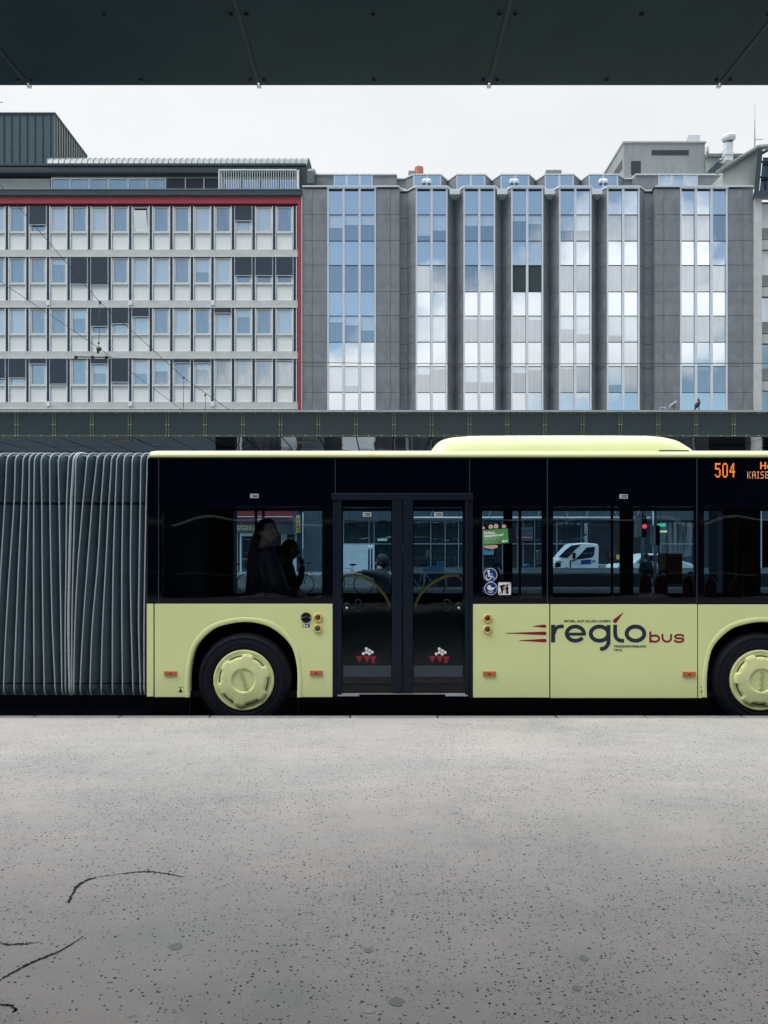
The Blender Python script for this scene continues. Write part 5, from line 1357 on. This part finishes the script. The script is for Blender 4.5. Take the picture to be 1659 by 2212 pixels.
    for (u0, d0), (u1, d1) in zip(se, se[1:]):
        a = (sx(u0, d0), d0); b = (sx(u1, d1), d1)
        mb.add([(a[0], a[1], zs0), (b[0], b[1], zs0), (b[0], b[1], zs1), (a[0], a[1], zs1)], [(0, 1, 2, 3)])
        cp.add([(a[0], a[1]-.1, zs1), (b[0], b[1]-.1, zs1), (b[0], b[1]-.1, zs1+.08), (a[0], a[1]-.1, zs1+.08), (a[0], DS+6, zs1), (b[0], DS+6, zs1), (b[0], DS+6, zs1+.08), (a[0], DS+6, zs1+.08)], [(0, 1, 2, 3), (3, 2, 6, 7), (0, 4, 5, 1)])
    mb.build('upper_wall', M['stone'], root); cp.build('coping', M['whitecap'], root)
    for a, b, n in ((721, 805, 3), (892.5, 952.6, 2), (986, 1048, 2), (1081, 1143, 2), (1176.5, 1239, 2), (1271.4, 1334.7, 2), (1421.6, 1506.7, 3)):
        fr = MB(); e, mw = 2.4, 4.6; pw = (b-a-2*e-(n-1)*mw)/n; fr.box(sx(a), sx(a+e), DS-.06, DS+.2, zs0, zs1-.001); fr.box(sx(b-e), sx(b), DS-.06, DS+.2, zs0, zs1-.001)
        for i in range(n-1): c = a+e+(i+1)*pw+i*mw; fr.box(sx(c), sx(c+mw), DS-.06, DS+.2, zs0, zs1-.001)
        f_ = fr.build('upper_window', M['mull'], root)
        for i in range(n):
            u0 = a+e+i*(pw+mw); ty = random.uniform(-.01, .01)
            MB().quad((sx(u0), DS-.02, zs0), (sx(u0+pw), DS-.02+ty, zs0), (sx(u0+pw), DS-.02+ty, zs1-.02), (sx(u0), DS-.02, zs1-.02)).build('window_pane', M['spandrel'], f_)
    mb = MB(); mb.lathe((px(905, 57), 57, pz(380, 57)), [(.33, 0), (.33, .55), (.30, .62), (.001, .66)], 20, 'z'); mb.build('roof_drum', M['terracotta'], root)
    mb = MB(); mb.box(px(882, 57), px(895, 57), 56.8, 57.3, pz(380, 57), pz(370.5, 57)); mb.box(px(1178, 57), px(1212, 57), 56.8, 57.3, pz(380, 57), pz(369, 57)); mb.box(px(1190, 57), px(1206, 57), 57.4, 57.9, pz(380, 57), pz(363, 57)); mb.build('roof_vent', M['roofmetal'], root, bevel=.05)
    # penthouse
    D1, D2 = 56.0, 61.0; hx = lambda u, D=D1: P(u, 0, D).x; hz = lambda v: P(0, v, D1).z
    mb = MB(); x0, x1 = hx(1347), hx(1522.7); z1 = hz(309); z0 = zs1-1
    mb.box(x0, x1, D1, D2, z0, z1); ph = mb.build('penthouse', M['concgrey'], root)
    mb = MB(); mb.box(x0-.08, x1+.08, D1-.08, D2+.05, z1, z1+.10); mb.build('penthouse_coping', M['concgrey2'], ph)
    mb = MB(); mb.box(hx(1407.5), hx(1487.4), D1-.02, D1+.05, hz(335.3), hz(324.4)); mb.box(hx(1363), hx(1384), D1-.02, D1+.05, hz(378), hz(348)); mb.box(x0-.02, x0+.03, D1+.3, D2-.7, hz(360), hz(340)); mb.build('dark_opening', M['darkgap'], ph)
    mb = MB(); d_ = 57
    mb.add([P(1480, 309, d_), P(1510, 309, d_), P(1513, 292, d_), P(1488, 291, d_), P(1480, 309, d_+1), P(1510, 309, d_+1), P(1513, 292, d_+1), P(1488, 291, d_+1)], [(0, 1, 2, 3), (4, 7, 6, 5), (0, 3, 7, 4), (1, 5, 6, 2), (3, 2, 6, 7)]); mb.build('roof_hatch', M['whitecap'], ph)
    # shop front behind the bus
    g0 = DB-.1
    mb = MB(); mb.use(M['shopgrey'])
    for i in range(30):
        u = 655+i*33.5; mb.box(px(u+.4), px(u+33.1), g0, g0+.3, pz(1124), pz(1072))
    mb.box(px(655), px(700), g0, g0+.3, .14, pz(1124.4)); mb.build('shop_upper_panel', None, root)
    MB().box(px(655), px(1700), DB+.3, DB+.6, .1, zb+.4).build('ground_floor_wall', M['shopdark'], root)
    mb = MB()
    for a, b in ((745, 795), (810, 850), (890, 930), (935, 990), (1045, 1085), (1160, 1180), (1205, 1255), (1430, 1500)): mb.box(px(a), px(b), DB+.2, DB+.25, pz(1250), pz(1128))
    mb.build('shop_window', M['shopglass'], root)
    mb = MB()
    for u in (742, 797, 808, 852, 890, 931, 962, 991, 1044, 1086, 1119, 1131, 1156, 1182, 1204, 1257, 1429, 1501): mb.box(px(u-.8), px(u+.8), DB+.12, DB+.28, .14, pz(1125))
    mb.box(px(742), px(1257), DB+.14, DB+.26, pz(1176), pz(1173.5)); mb.box(px(1429), px(1501), DB+.14, DB+.26, pz(1176), pz(1173.5)); mb.build('shop_mullion', M['pole'], root)
    MB().box(px(740), px(809), DB-.3, DB+.1, .14, pz(1176)).build('entrance_panel', M['awhite'], root)
    MB().box(px(816), px(836), DB-.1, DB+.1, pz(1168.5), pz(1163.5)).build('door_sign', M['awhite'], root)
    mb = MB(); mb.box(px(1114), px(1150), DB-.2, DB+.1, pz(1155), pz(1139)); sg = mb.build('bank_sign', M['shopgrey'], root)
    mb = MB(); text_mesh(mb, 'BAWAG', (1127, 1148, 1144, 1147.5), DB-.21, PC(DB-.21), bold=.02); text_mesh(mb, 'P.S.K.', (1127, 1141, 1149, 1152.5), DB-.21, PC(DB-.21), bold=.02); mb.use(M['redlens']); mb.mats[0] = M['navy'] if mb.mats else None
    mb.mats = [M['navy']]; mb.build('sign_text', None, sg)
    mb = MB(); c = P(1122.5, 1146, DB-.21); mb.prism([(c.x-.11, c.z), (c.x, c.z+.2), (c.x+.11, c.z), (c.x, c.z-.2)], DB-.23, DB-.205); mb.build('sign_emblem', M['redband'], sg)
    MB().box(px(1114), px(1150), DB-.2, DB+.1, pz(1168), pz(1155.4)).build('red_sign', M['awning'], root)
    mb = MB(); text_mesh(mb, 'www.bawagpsk.com', (1117.5, 1150, 1159, 1162.5), DB-.21, PC(DB-.21)); mb.build('web_address', M['awhite'], root)
    mb = MB(); text_mesh(mb, 'psk.com', (1244, 1288, 1146, 1159), DB-.15, PC(DB-.15), rot=PI/2, bold=.01); mb.build('vertical_lettering', M['awhite'], root)
    MB().box(px(1258), px(1276), DB-.14, DB+.2, pz(1176), pz(1126)).build('lettering_board', M['shopdark'], root)
    MB().box(px(1044), px(1065), DB-.2, DB+.1, pz(1198.5), pz(1180)).build('togo_sign', mat('sign_blue_pale', (.16, .34, .42), .5), root)
    mb = MB(); text_mesh(mb, 'togo', (1046, 1064, 1183, 1191), DB-.21, PC(DB-.21), bold=.03); mb.build('togo_text', M['navy'], root)
    MB().box(px(1316), px(1327), DB-.2, DB+.1, pz(1204), pz(1191)).build('notice', mat('notice_red', (.16, .02, .04), .5), root)
    MB().box(px(1329), px(1340), DB-.5, DB-.2, pz(1208), pz(1198)).build('yellow_notice', M['signyellow'], root)
granite()

# ------------------------------------------------------------------ building at the right edge
def right_building():
    D = 50.0; D2 = 49.6
    root = thing('corner_building', 'pale grey building with banded windows and sloping gable, cut by the right edge', 'building', (P(1700, 0, D).x, D, 0))
    px = lambda u, d=D: P(u, 0, d).x; pz = lambda v, d=D: P(0, v, d).z
    MB().box(px(1627), px(1640), D-.35, D+10, .1, pz(432)).build('corner_pier', M['beam'], root)
    MB().box(px(1640.2), px(1900), D+.3, D+10, .1, pz(432)).build('core_wall', M['beige'], root)
    bands = [(439, 494, 'panelw'), (494, 521, 'concgrey'), (521, 541, 'beam')]
    k = 0; v = 439.0
    while v < 905:
        win = 'pane2' if k in (0, 1) else 'pane0'
        MB().box(px(1640.4), px(1900), D+.15, D+.29, pz(v+52), pz(v)).build('window_band', M[win] if k > 1 else M['panelw'], root)
        MB().box(px(1640.4), px(1900), D+.02, D+.29, pz(v+78), pz(v+53.5)).build('balcony_panel', M['concgrey'], root)
        MB().box(px(1640.4), px(1900), D-.05, D+.29, pz(v+100), pz(v+80.5)).build('floor_band', M['beam'], root)
        v += 101.5; k += 1
    # gable wall with sloping roof line
    Dg = 50.8; q = lambda u, v, d=Dg: P(u, v, d)
    mb = MB(); pts = [(1562.5, 373), (1636.5, 322), (1640, 330), (1629.5, 408), (1562.5, 408)]
    mb.prism([(q(*p_).x, q(*p_).z) for p_ in pts], Dg, Dg+3); mb.build('gable_wall', M['concgrey2'], root)
    mb = MB(); mb.tube([q(1549, 373, Dg-.1), q(1636, 318.5, Dg-.1), q(1670, 316, Dg-.1)], .18, 4); mb.build('gable_coping', M['concgrey'], root)
    mb = MB(); mb.tube([q(1560, 373, Dg-.2), q(1635, 324, Dg-.2)], .05, 4); mb.build('gable_flashing', M['teal'], root)
    Dk = 49.8
    mb = MB(); mb.add([P(1629, 412, Dk), P(1640, 412, Dk), P(1648, 322, Dk), P(1637, 322, Dk), P(1629, 412, Dk+.6), P(1640, 412, Dk+.6), P(1648, 322, Dk+.6), P(1637, 322, Dk+.6)], [(0, 1, 2, 3), (0, 3, 7, 4), (1, 5, 6, 2), (3, 2, 6, 7)]); mb.build('bay_post', M['teal'], root)
    mb = MB(); mb.add([P(1641, 412, Dk+.3), P(1760, 412, Dk+.3), P(1760, 340, Dk+.3), P(1648, 340, Dk+.3)], [(0, 1, 2, 3)]); mb.build('oriel_glass', M['shopglass'], root)
    mb = MB(); mb.tube([P(1648, 330, Dk), P(1680, 312, Dk)], .12, 4)
    for v in (347, 380): mb.box(px(1644, Dk), px(1800, Dk), Dk, Dk+.2, pz(v+2, Dk), pz(v, Dk))
    mb.build('oriel_bar', M['teal'], root)
    mb = MB(); mb.add([P(1626, 424, 49.4), P(1760, 430, 49.4), P(1760, 412, 49.4), P(1629, 412, 49.4), P(1626, 432, 50.6), P(1760, 432, 50.6), P(1760, 412, 50.6), P(1629, 412, 50.6)], [(0, 1, 2, 3), (0, 4, 5, 1), (3, 2, 6, 7), (0, 3, 7, 4)]); mb.build('oriel_ledge', M['teal'], root)
    # ducts on the roof
    o = MB(); a = P(1568, 346, 55); b = P(1584, 320, 55); o.box(a.x, b.x, 55, 55.5, a.z, P(0, 306, 55).z); 
    t = P(1574, 306, 55.25); o.lathe((t.x, 55.25, t.z), [(.30, 0), (.46, .12), (.48, .32), (.40, .42), (.001, .46)], 16, 'z'); o.box(a.x-.05, b.x+.05, 54.95, 55.55, P(0, 334, 55).z, P(0, 328, 55).z)
    o = o.build('ventilation_duct', M['whitecap'], None, bevel=.02); tag(o, 'pale sheet-metal ventilation stack with a flared top on the roof beside the gable', 'vent')
    mb = MB(); z_ = P(0, 338, 56).z; mb.box(P(1524, 0, 56).x, P(1600, 0, 56).x, 56, 60, P(0, 378, 56).z, z_-.1); mb.build('rear_wall', M['beige'], root)
    mb = MB(); mb.box(P(1523, 0, 56).x, P(1602, 0, 56).x, 55.8, 60, z_-.099, z_+.12); mb.build('rear_roof_edge', M['roofmetal'], root)
    mb = MB()
    for u, v0_, v1_ in ((1526, 340, 318), (1529.5, 335, 316)): mb.tube([P(u, v0_, 55.8), P(u, v1_, 55.8)], .06, 6)
    mb.tube([P(1555, 345, 54.9), P(1560, 345, 54.9), P(1561, 352, 54.9), P(1550, 356, 54.9)], .1, 8); mb.tube([P(1557, 333, 54.8), P(1562, 325, 54.8)], .03, 5); mb.build('roof_pipe', M['cap'], root)
    mb = MB(); mb.add([P(1526, 373, 54), P(1553, 373, 54), P(1560, 352, 54), P(1549, 350, 54), P(1526, 373, 56), P(1553, 373, 56), P(1560, 352, 56), P(1549, 350, 56)], [(0, 1, 2, 3), (0, 3, 7, 4), (3, 2, 6, 7)]); mb.build('dormer', M['teal'], root)
    mb = MB(); mb.tube([P(1630.5, 320, 52), P(1630.5, 222, 52)], [.035, .018], 6); mb.tube([P(1630.5, 301, 52), P(1648, 301, 52)], .016, 5)
    for i in range(6): mb.tube([P(1633+i*2.8, 298.5+i*.3, 52), P(1633+i*2.8, 303.5-i*.3, 52)], .010, 4)
    o = mb.build('antenna', M['pole'], None); tag(o, 'thin roof antenna mast with a small side aerial at the right edge', 'antenna')
right_building()
# small antenna tip at the left edge
o = MB().tube([P(-30, 221, 53.8), P(6, 221, 53.8)], .03, 5).tube([P(-4, 221, 53.8), P(-4, 247, 53.8)], .04, 5).build('antenna', M['roofmetal'], None); tag(o, 'short aerial bar above the dark rooftop box at the left edge', 'antenna')

# terrace globe lamps
def globe_lamp(u, label):
    d = 50.6; root = thing('globe_lamp', label, 'lamp', P(u, 408, d), 'globe lamps along the terrace rail of the granite building')
    mb = MB(); a = P(u, 408, d); b = P(u, 386, d); mb.tube([a, b], .04, 6)
    for s in (-1, 1): mb.tube([P(u, 391, d), P(u+s*4.6, 385, d)], .025, 5)
    mb.build('lamp_post', M['whitecap'], root)
    for s in (-1, 1):
        c = P(u+s*5.4, 391.5, d-.12); MB().ball(c, (.155, .155, .15), 14, 10).build('globe', M['globe'], root)
        c = P(u+s*5.4, 397.6, d-.12); MB().ball(c, (.115, .115, .11), 14, 10).build('globe_bowl', M['globed'], root)
globe_lamp(921.5, 'twin white globe lamp on the terrace, leftmost of the three')
globe_lamp(1110.5, 'twin white globe lamp on the terrace, middle of the three')
globe_lamp(1303, 'twin white globe lamp on the terrace, rightmost of the three, nearest the grey penthouse')

# ------------------------------------------------------------------ wires
def wire(pts, r, label, extras=None):
    root = thing('overhead_wire', label, 'wire', P(*pts[0]))
    MB().tube([P(*p_) for p_ in pts], r, 6).build('cable', M['wire'], root)
    if extras: extras(root)
def ex1(root):
    MB().tube([P(216, 652.9, 30), P(213.5, 750, 30)], .010, 5).build('dropper', M['wire'], root)
    mb = MB(); mb.ball(P(216, 653, 30), (.05, .05, .08), 8, 6); mb.ball(P(213, 741, 30), (.045, .04, .05), 8, 6); mb.ball(P(213.6, 754, 30), (.11, .07, .10), 8, 6); mb.ball(P(211.5, 760, 30), (.05, .05, .08), 8, 6); mb.build('insulator', M['wire'], root)
    MB().tube([P(396.7, 815.6, 33), P(396, 888, 33)], .012, 5).build('dropper', M['wire'], root)
    MB().tube([P(443.5, 853, 33), P(443.5, 888, 33)], .012, 5).build('dropper', M['wire'], root)
    mb = MB(); mb.ball(P(396.7, 815.6, 33), .05, 8, 6); mb.ball(P(443.5, 853, 33), .05, 8, 6); mb.build('clamp', M['wire'], root)
wire([(-300, 75, 27), (0, 399.5, 28), (216, 652.9, 30), (396.7, 815.6, 33), (520, 903, 36)], .012, 'steep overhead wire with an insulator dropper crossing the white office block', ex1)
wire([(-300, 405, 29), (0, 607.6, 29), (214, 751.7, 30), (395.5, 887, 33), (420, 905, 34)], .010, 'lower overhead wire sloping down to the canopy edge at left')
def ex3(root):
    mb = MB(); mb.tube([P(160, 771, 40), P(237, 772, 40)], .035, 6)
    for u in (164, 200, 229.5): mb.ball(P(u, 771.5, 40), .10, 8, 6)
    mb.build('insulator', M['wire'], root)
wire([(160, 771, 40), (400, 777, 40), (626, 782, 40), (832, 785.2, 40), (1196, 786, 40), (1520, 785, 40), (1900, 784, 40)], .017, 'nearly level overhead wire across the granite building', ex3)

# ------------------------------------------------------------------ pigeons on the canopy
def pigeon(u, v, flip, m1, label, tilt, s=1.0):
    d = 21.98; c = P(u, v, d); root = thing('pigeon', label, 'bird', P(u, 886.5, d), 'pigeons on the far canopy edge')
    zt = P(0, 886.5, d).z
    k = -1 if flip else 1; ct, stt = math.cos(tilt), math.sin(tilt)
    def L(x, y, z): return (c.x+k*(x*ct-z*stt)*s, d+.02+y*s, c.z+(x*stt+z*ct)*s)
    ch = [(*L(-.02, 0, 0), .058), (*L(.05, 0, .012), .062), (*L(.10, 0, .045), .040), (*L(.125, 0, .085), .027), (*L(.135, 0, .115), .028)]
    ch2 = [(*L(-.02, 0, 0), .058), (*L(-.09, 0, -.015), .038), (*L(-.15, 0, -.03), .020), (*L(-.20, 0, -.045), .012)]
    b = MB(); b.use(m1); r = skin_body([ch, ch2])
    if r: b.add(r[0], r[1], True)
    b.build('body', None, root)
    b = MB(); b.use(M['pigeon_d']); b.tube([L(.155, 0, .115), L(.185, 0, .105)], [.010, .002], 6); b.build('beak', None, root)
    for sy in (-1, 1):
        w = MB(); w.use(m1); pts = [L(.06, sy*.058, .03), L(.02, sy*.066, .035), (L(-.05, sy*.055, .02)), L(-.12, sy*.03, -.012), L(-.17, sy*.012, -.03)]
        w.tube(pts, [.022, .034, .030, .016, .004], 8); w.build('wing', None, root)
        base = L(.0, sy*.022, -.045); MB().tube([base, (base[0], base[1], zt)], .007, 5).tube([(base[0], base[1], zt+.006), (base[0]+k*.03, base[1], zt+.004)], .006, 4).build('leg', M['redlens'], root)
pigeon(1455.5, 874.5, False, M['pigeon_l'], 'light grey pigeon standing on the canopy edge, left of the dark one', .45, .95)
pigeon(1508, 873.5, False, M['pigeon_d'], 'dark pigeon leaning upright on the canopy edge, rightmost bird', .85, .95)
pigeon(1431, 883, True, M['pigeon_l'], 'pigeon mostly hidden at the canopy edge, leftmost bird', .0, .5)

# ------------------------------------------------------------------ things beyond the bus
def van():
    D = 41.0; root = thing('delivery_van', 'white pickup van cab facing left, seen through the bus windows', 'van', P(1246, 1178+HC/D*F, D))
    q = lambda u, v, d=D: (P(u, v, d).x, P(u, v, d).z)
    out = [(1293, 1233), (1294, 1180), (1291, 1175), (1265, 1172.5), (1248, 1173.5), (1238, 1177), (1222, 1194), (1213, 1205), (1203, 1210), (1199.5, 1216), (1199.5, 1233), (1201, 1240), (1293, 1240)]
    mb = MB(); mb.prism([q(*p_) for p_ in out], D, D+1.9); body = mb.build('body', M['vanwhite'], root, bevel=.06, seg=3)
    mb = MB(); mb.prism([q(*p_, D-.01) for p_ in [(1243, 1209), (1262, 1188), (1268, 1182.5), (1285, 1181), (1284, 1196), (1281, 1204)]], D-.012, D+.05); mb.build('side_window', M['vanglass'], body)
    mb = MB(); mb.prism([q(*p_, D-.01) for p_ in [(1206, 1204), (1222, 1188), (1235, 1178), (1255, 1176), (1240, 1190), (1226, 1205)]], D-.012, D+.05); mb.build('windscreen', M['vanglass'], body)
    mb = MB(); mb.prism([q(*p_, D-.01) for p_ in [(1255, 1210), (1277, 1208), (1277, 1218), (1255, 1219)]], D-.012, D+.02); mb.build('door_logo', M['blue'], body)
    mb = MB(); mb.prism([q(*p_, D-.01) for p_ in [(1199.3, 1216), (1210, 1214), (1212, 1224), (1199.3, 1226)]], D-.012, D+.02); mb.build('grille', M['blackm'], body)
    MB().tube([P(1243, 1209, D-.02), P(1231, 1212, D-.02), P(1233, 1230, D-.02)], .03, 5).build('door_gap', M['blackm'], body)
    MB().box(P(1236, 0, D).x, P(1241, 0, D).x, D-.28, D-.02, P(0, 1207, D).z, P(0, 1194, D).z).build('wing_mirror', M['blackm'], body, bevel=.03)
    MB().ball(P(1207, 1212.5, D-.01), (.16, .05, .10), 10, 6).build('headlight', M['alu'], body)
    MB().box(P(1279, 0, D).x, P(1286, 0, D).x, D-.04, D, P(0, 1212.5, D).z, P(0, 1210.5, D).z).build('door_handle', M['blackm'], body)
    for u in (1224, 1345):
        mb = MB(); c = P(u, 1178+(HC-.34)/D*F, D); mb.lathe((c.x, D-.03, .34), [(.001, 0), (.34, .0), (.34, .24), (.001, .24)], 24); w = mb.build('wheel', M['rubber'], root)
        mb = MB(); mb.lathe((c.x, D-.04, .34), [(.001, 0), (.2, .0), (.2, .02)], 20); mb.build('rim', M['alu'], w)
    a = q(1294.5, 1236); b = q(1372, 1240); MB().box(a[0], b[0], D+.1, D+1.9, .62, .80).build('load_bed', M['cap'], root, bevel=.01)
van()
def car(u0, u1, label, D=38.0):
    x0, x1 = P(u0, 0, D).x, P(u1, 0, D).x; L_ = x1-x0; root = thing('parked_car', label, 'car', ((x0+x1)/2, D, 0))
    out = [(0, .35), (0, .80), (.03, .92), (.22, .98), (.33, 1.38), (.42, 1.45), (.72, 1.45), (.88, 1.05), (.98, .95), (1, .80), (1, .35)]
    body = MB().prism([(x0+a*L_, z_) for a, z_ in out], D, D+1.7).build('body', M['vanwhite'], root, bevel=.05, seg=3)
    MB().prism([(x0+a*L_, z_) for a, z_ in [(.27, 1.0), (.36, 1.36), (.54, 1.38), (.54, 1.0)]], D-.01, D+.05).build('side_window', M['vanglass'], body)
    MB().prism([(x0+a*L_, z_) for a, z_ in [(.56, 1.0), (.56, 1.38), (.71, 1.37), (.82, 1.02)]], D-.01, D+.05).build('side_window', M['vanglass'], body)
    for f in (.18, .82):
        w = MB().lathe((x0+f*L_, D-.02, .32), [(.001, 0), (.32, 0), (.32, .2), (.001, .2)], 24).build('wheel', M['rubber'], root)
        MB().lathe((x0+f*L_, D-.03, .32), [(.001, 0), (.2, 0), (.2, .02)], 16).build('rim', M['alu'], w)
car(1330, 1500, 'white parked car behind the figure with the backpack, seen through the bus', 37)
def signal(u, v0, v1, D, label, lit, w=12):
    root = thing('traffic_light', label, 'traffic light', P(u, 1178+HC/D*F, D), 'traffic lights seen through the bus')
    a = P(u, 0, D); ww = w/F*D
    MB().tube([(a.x+ww*.9, D+.1, .0), (a.x+ww*.9, D+.1, P(0, v0, D).z+.8)], .07, 8).build('post', M['pole'], root)
    z0, z1 = P(0, v1, D).z, P(0, v0, D).z
    MB().box(a.x-ww/2, a.x+ww/2, D-.1, D+.2, z0, z1).build('housing', M['cap'], root, bevel=.03)
    MB().box(a.x+ww/2+.01, a.x+ww/2+.20, D-.05, D+.2, z0, z1).build('signal_head', M['blackm'], root, bevel=.02)
    for k in range(3):
        zz = z1-(k+.5)*(z1-z0)/3; MB().lathe((a.x+ww/2+.12, D-.06, zz), [(.001, 0), (.09, .0), (.10, .03)], 16).build('signal_lamp', M['lampred'] if (lit and k == 1) else M['blackm'], root)
signal(1379, 1114, 1160, 31, 'grey traffic light with a lit red lamp, left of the two beyond the bus', True)
signal(1411, 1135, 1178, 31, 'dark traffic light with its edge to the street, right of the two beyond the bus', False, 7)
o = MB().box(P(1424, 0, 48).x, P(1438, 0, 48).x, 48, 48.3, P(0, 1137, 48).z, P(0, 1131, 48).z).build('shop_light', M['lampgreen'], None); tag(o, 'small green neon sign hanging over the far shops', 'sign')
o = MB().box(P(1425, 0, 48).x, P(1441, 0, 48).x, 48, 48.3, P(0, 1150, 48).z, P(0, 1146, 48).z).build('shop_light', M['lampyellow'], None); tag(o, 'small pale yellow lit sign under the green one', 'sign')

def low_wall():
    D = 33.0; root = thing('low_wall', 'low dark wall with a pale top rail running behind the bus', 'wall', (4, D, 0))
    a = P(880, 0, D).x; b = P(1700, 0, D).x
    MB().box(a, b, D, D+.2, 0, P(0, 1239, D).z).build('wall_panel', M['shopdark'], root)
    MB().box(a, b, D-.05, D+.25, P(0, 1239, D).z, P(0, 1233.5, D).z).build('top_rail', M['cap'], root)
    MB().box(a, b, D+.5, D+.6, P(0, 1233.5, D).z-.1, P(0, 1227.5, D).z).build('rear_rail', M['pole'], root)
low_wall()
def awning_rail():
    D = 45.0; root = thing('catenary_bar', 'bright horizontal bar with slanting hangers in front of the far shops', 'bar', P(1140, 1118, D))
    MB().tube([P(893, 1118, D), P(1405, 1118, D)], .045, 6).build('bar', M['white'], root)
    for u, s in ((930, 1), (1055, 1), (1125, -1), (1161, 1), (1227, -1), (1266, 1), (1333, -1), (1376, 1)):
        MB().tube([P(u, 1118, D), P(u+s*9, 1090, D)], .03, 5).build('hanger', M['cap'], root)
    for u in (880, 1412): MB().tube([(P(u, 0, D).x, D, 0), P(u, 1090, D)], .08, 8).build('post', M['pole'], root)
awning_rail()
def bicycle_at(u, v, D, label, first=[None]):
    base = P(u, 0, D); loc = Vector((base.x, D, .0 if not 23 < D < 30.5 else .2))
    if first[0] is None:
        root = thing('bicycle', label, 'bicycle', loc, 'bicycles parked beyond the bus')
        o = loc; q = lambda x, z, y=0: (o.x+x, o.y+y, o.z+z)
        for x in (-.52, .52):
            w = MB().tube([q(x+.33*math.cos(2*PI*i/28), .34+.33*math.sin(2*PI*i/28)) for i in range(29)], .016, 6, False).build('wheel', M['rubber'], root)
            m_ = MB()
            for i in range(8): m_.tube([q(x, .34), q(x+.32*math.cos(PI*i/4), .34+.32*math.sin(PI*i/4))], .003, 4)
            m_.build('spokes', M['alu'], w)
        MB().tube([q(-.52, .34), q(-.38, .92), q(.12, .85), q(-.02, .32), q(-.38, .88)], .016, 6).tube([q(-.02, .32), q(.52, .34), q(.12, .85)], .013, 6).tube([q(.12, .85), q(.16, .98)], .013, 6).build('frame', M['pole'], root)
        MB().tube([q(-.40, .92), q(-.42, 1.03), q(-.42, 1.06, .0)], .014, 6).tube([q(-.28, 1.04, -.28), q(-.42, 1.07, -.12), q(-.42, 1.07, .12), q(-.28, 1.04, .28)], .015, 6).build('handlebar', M['wire'], root)
        MB().ball(q(.17, 1.0), (.13, .07, .035), 10, 6).build('saddle', M['blackm'], root)
        first[0] = root; return root
    src = first[0]; r = src.copy(); C.objects.link(r); r.location = loc; r['label'] = label
    for ch in list(src.children):
        c = ch.copy(); C.objects.link(c); c.parent = r
        for g_ in list(ch.children): d = g_.copy(); C.objects.link(d); d.parent = c
    return r
bicycle_at(772, 0, 12.3, 'bicycle held by the hooded figure beyond the door')
bicycle_at(752, 0, 26, 'bicycle parked behind the hooded figure, beside the white entrance panel')
bicycle_at(690, 0, 26, 'bicycle parked beyond the rear bus window, right of the seated woman')
bicycle_at(500, 0, 26.5, 'bicycle parked beyond the rear bus window, left of the seated man')
bicycle_at(905, 0, 25, 'bicycle parked beyond the right door pane')
# bollard lights and crates, table
for u in (797, 803):
    D = 45.5; a = P(u, 0, D).x; root = thing('bollard', 'dark post with a white top before the entrance panel, %s of the two' % ('left' if u < 800 else 'right'), 'bollard', (a, D, .14), 'twin posts before the entrance')
    MB().tube([(a, D, .14), (a, D, 1.6)], .05, 8).build('post', M['blackm'], root); MB().tube([(a, D, 1.6), (a, D, 1.85)], .055, 8).build('cap', M['white'], root)
D = 30.2
root = thing('market_table', 'pale trestle table with blue crates beyond the right door pane', 'table', (P(941, 0, D).x, D, 0))
a, b = P(914, 0, D).x, P(968, 0, D).x; zt = P(0, 1234, D).z
MB().box(a, b, D, D+.7, zt-.09, zt).build('tabletop', M['cap'], root)
for x_ in (a+.05, b-.09): MB().box(x_, x_+.05, D+.1, D+.6, .2, zt-.09).build('leg', M['pole'], root)
for (u0, u1, v0), lab in zip(((915, 931, 1224), (932, 947, 1223), (947, 960, 1213)), ('blue crate on the trestle table, leftmost', 'blue crate in the middle of the trestle table', 'tall light blue crate at the right end of the trestle table')):
    m_ = MB(); xa, xb, zc = P(u0, 0, D).x, P(u1, 0, D).x, P(0, v0, D).z
    m_.box(xa, xb, D+.1, D+.13, zt, zc); m_.box(xa, xb, D+.55, D+.58, zt, zc); m_.box(xa, xa+.03, D+.13, D+.55, zt, zc); m_.box(xb-.03, xb, D+.13, D+.55, zt, zc); m_.box(xa+.03, xb-.03, D+.13, D+.55, zt+.002, zt+.02)
    tag(m_.build('crate', M['cratesblue'], None, bevel=.008), lab, 'crate', 'blue crates on the trestle table')
o = thing('round_sign', 'round blue traffic sign low beyond the window with the stickers', 'sign', (P(1138, 0, 34).x, 34, 0))
c = P(1138.4, 1227, 34); MB().lathe((c.x, 34, c.z), [(.001, 0), (.19, 0), (.19, .03)], 24).build('sign_disc', M['blue'], o); MB().tube([(c.x, 34.05, 0), (c.x, 34.05, c.z)], .03, 6).build('post', M['pole'], o)

# ------------------------------------------------------------------ camera and render settings
cam = bpy.data.cameras.new('camera'); co = bpy.data.objects.new('camera', cam); C.objects.link(co)
co.location = (0, 0, HC); co.rotation_euler = (PI/2, 0, 0)
cam.sensor_fit = 'VERTICAL'; cam.sensor_height = 34.6; cam.lens = 34.6*F/2212
cam.shift_x = (829.5-CX)/2212; cam.shift_y = (V0-1106)/2212
cam.clip_start = .05; cam.clip_end = 1000
S = bpy.context.scene; S.camera = co
S.render.engine = 'CYCLES'; S.view_settings.view_transform = 'Standard'; S.view_settings.look = 'None'; S.view_settings.exposure = 0; S.view_settings.gamma = 1
S.cycles.max_bounces = 10; S.cycles.transparent_max_bounces = 24
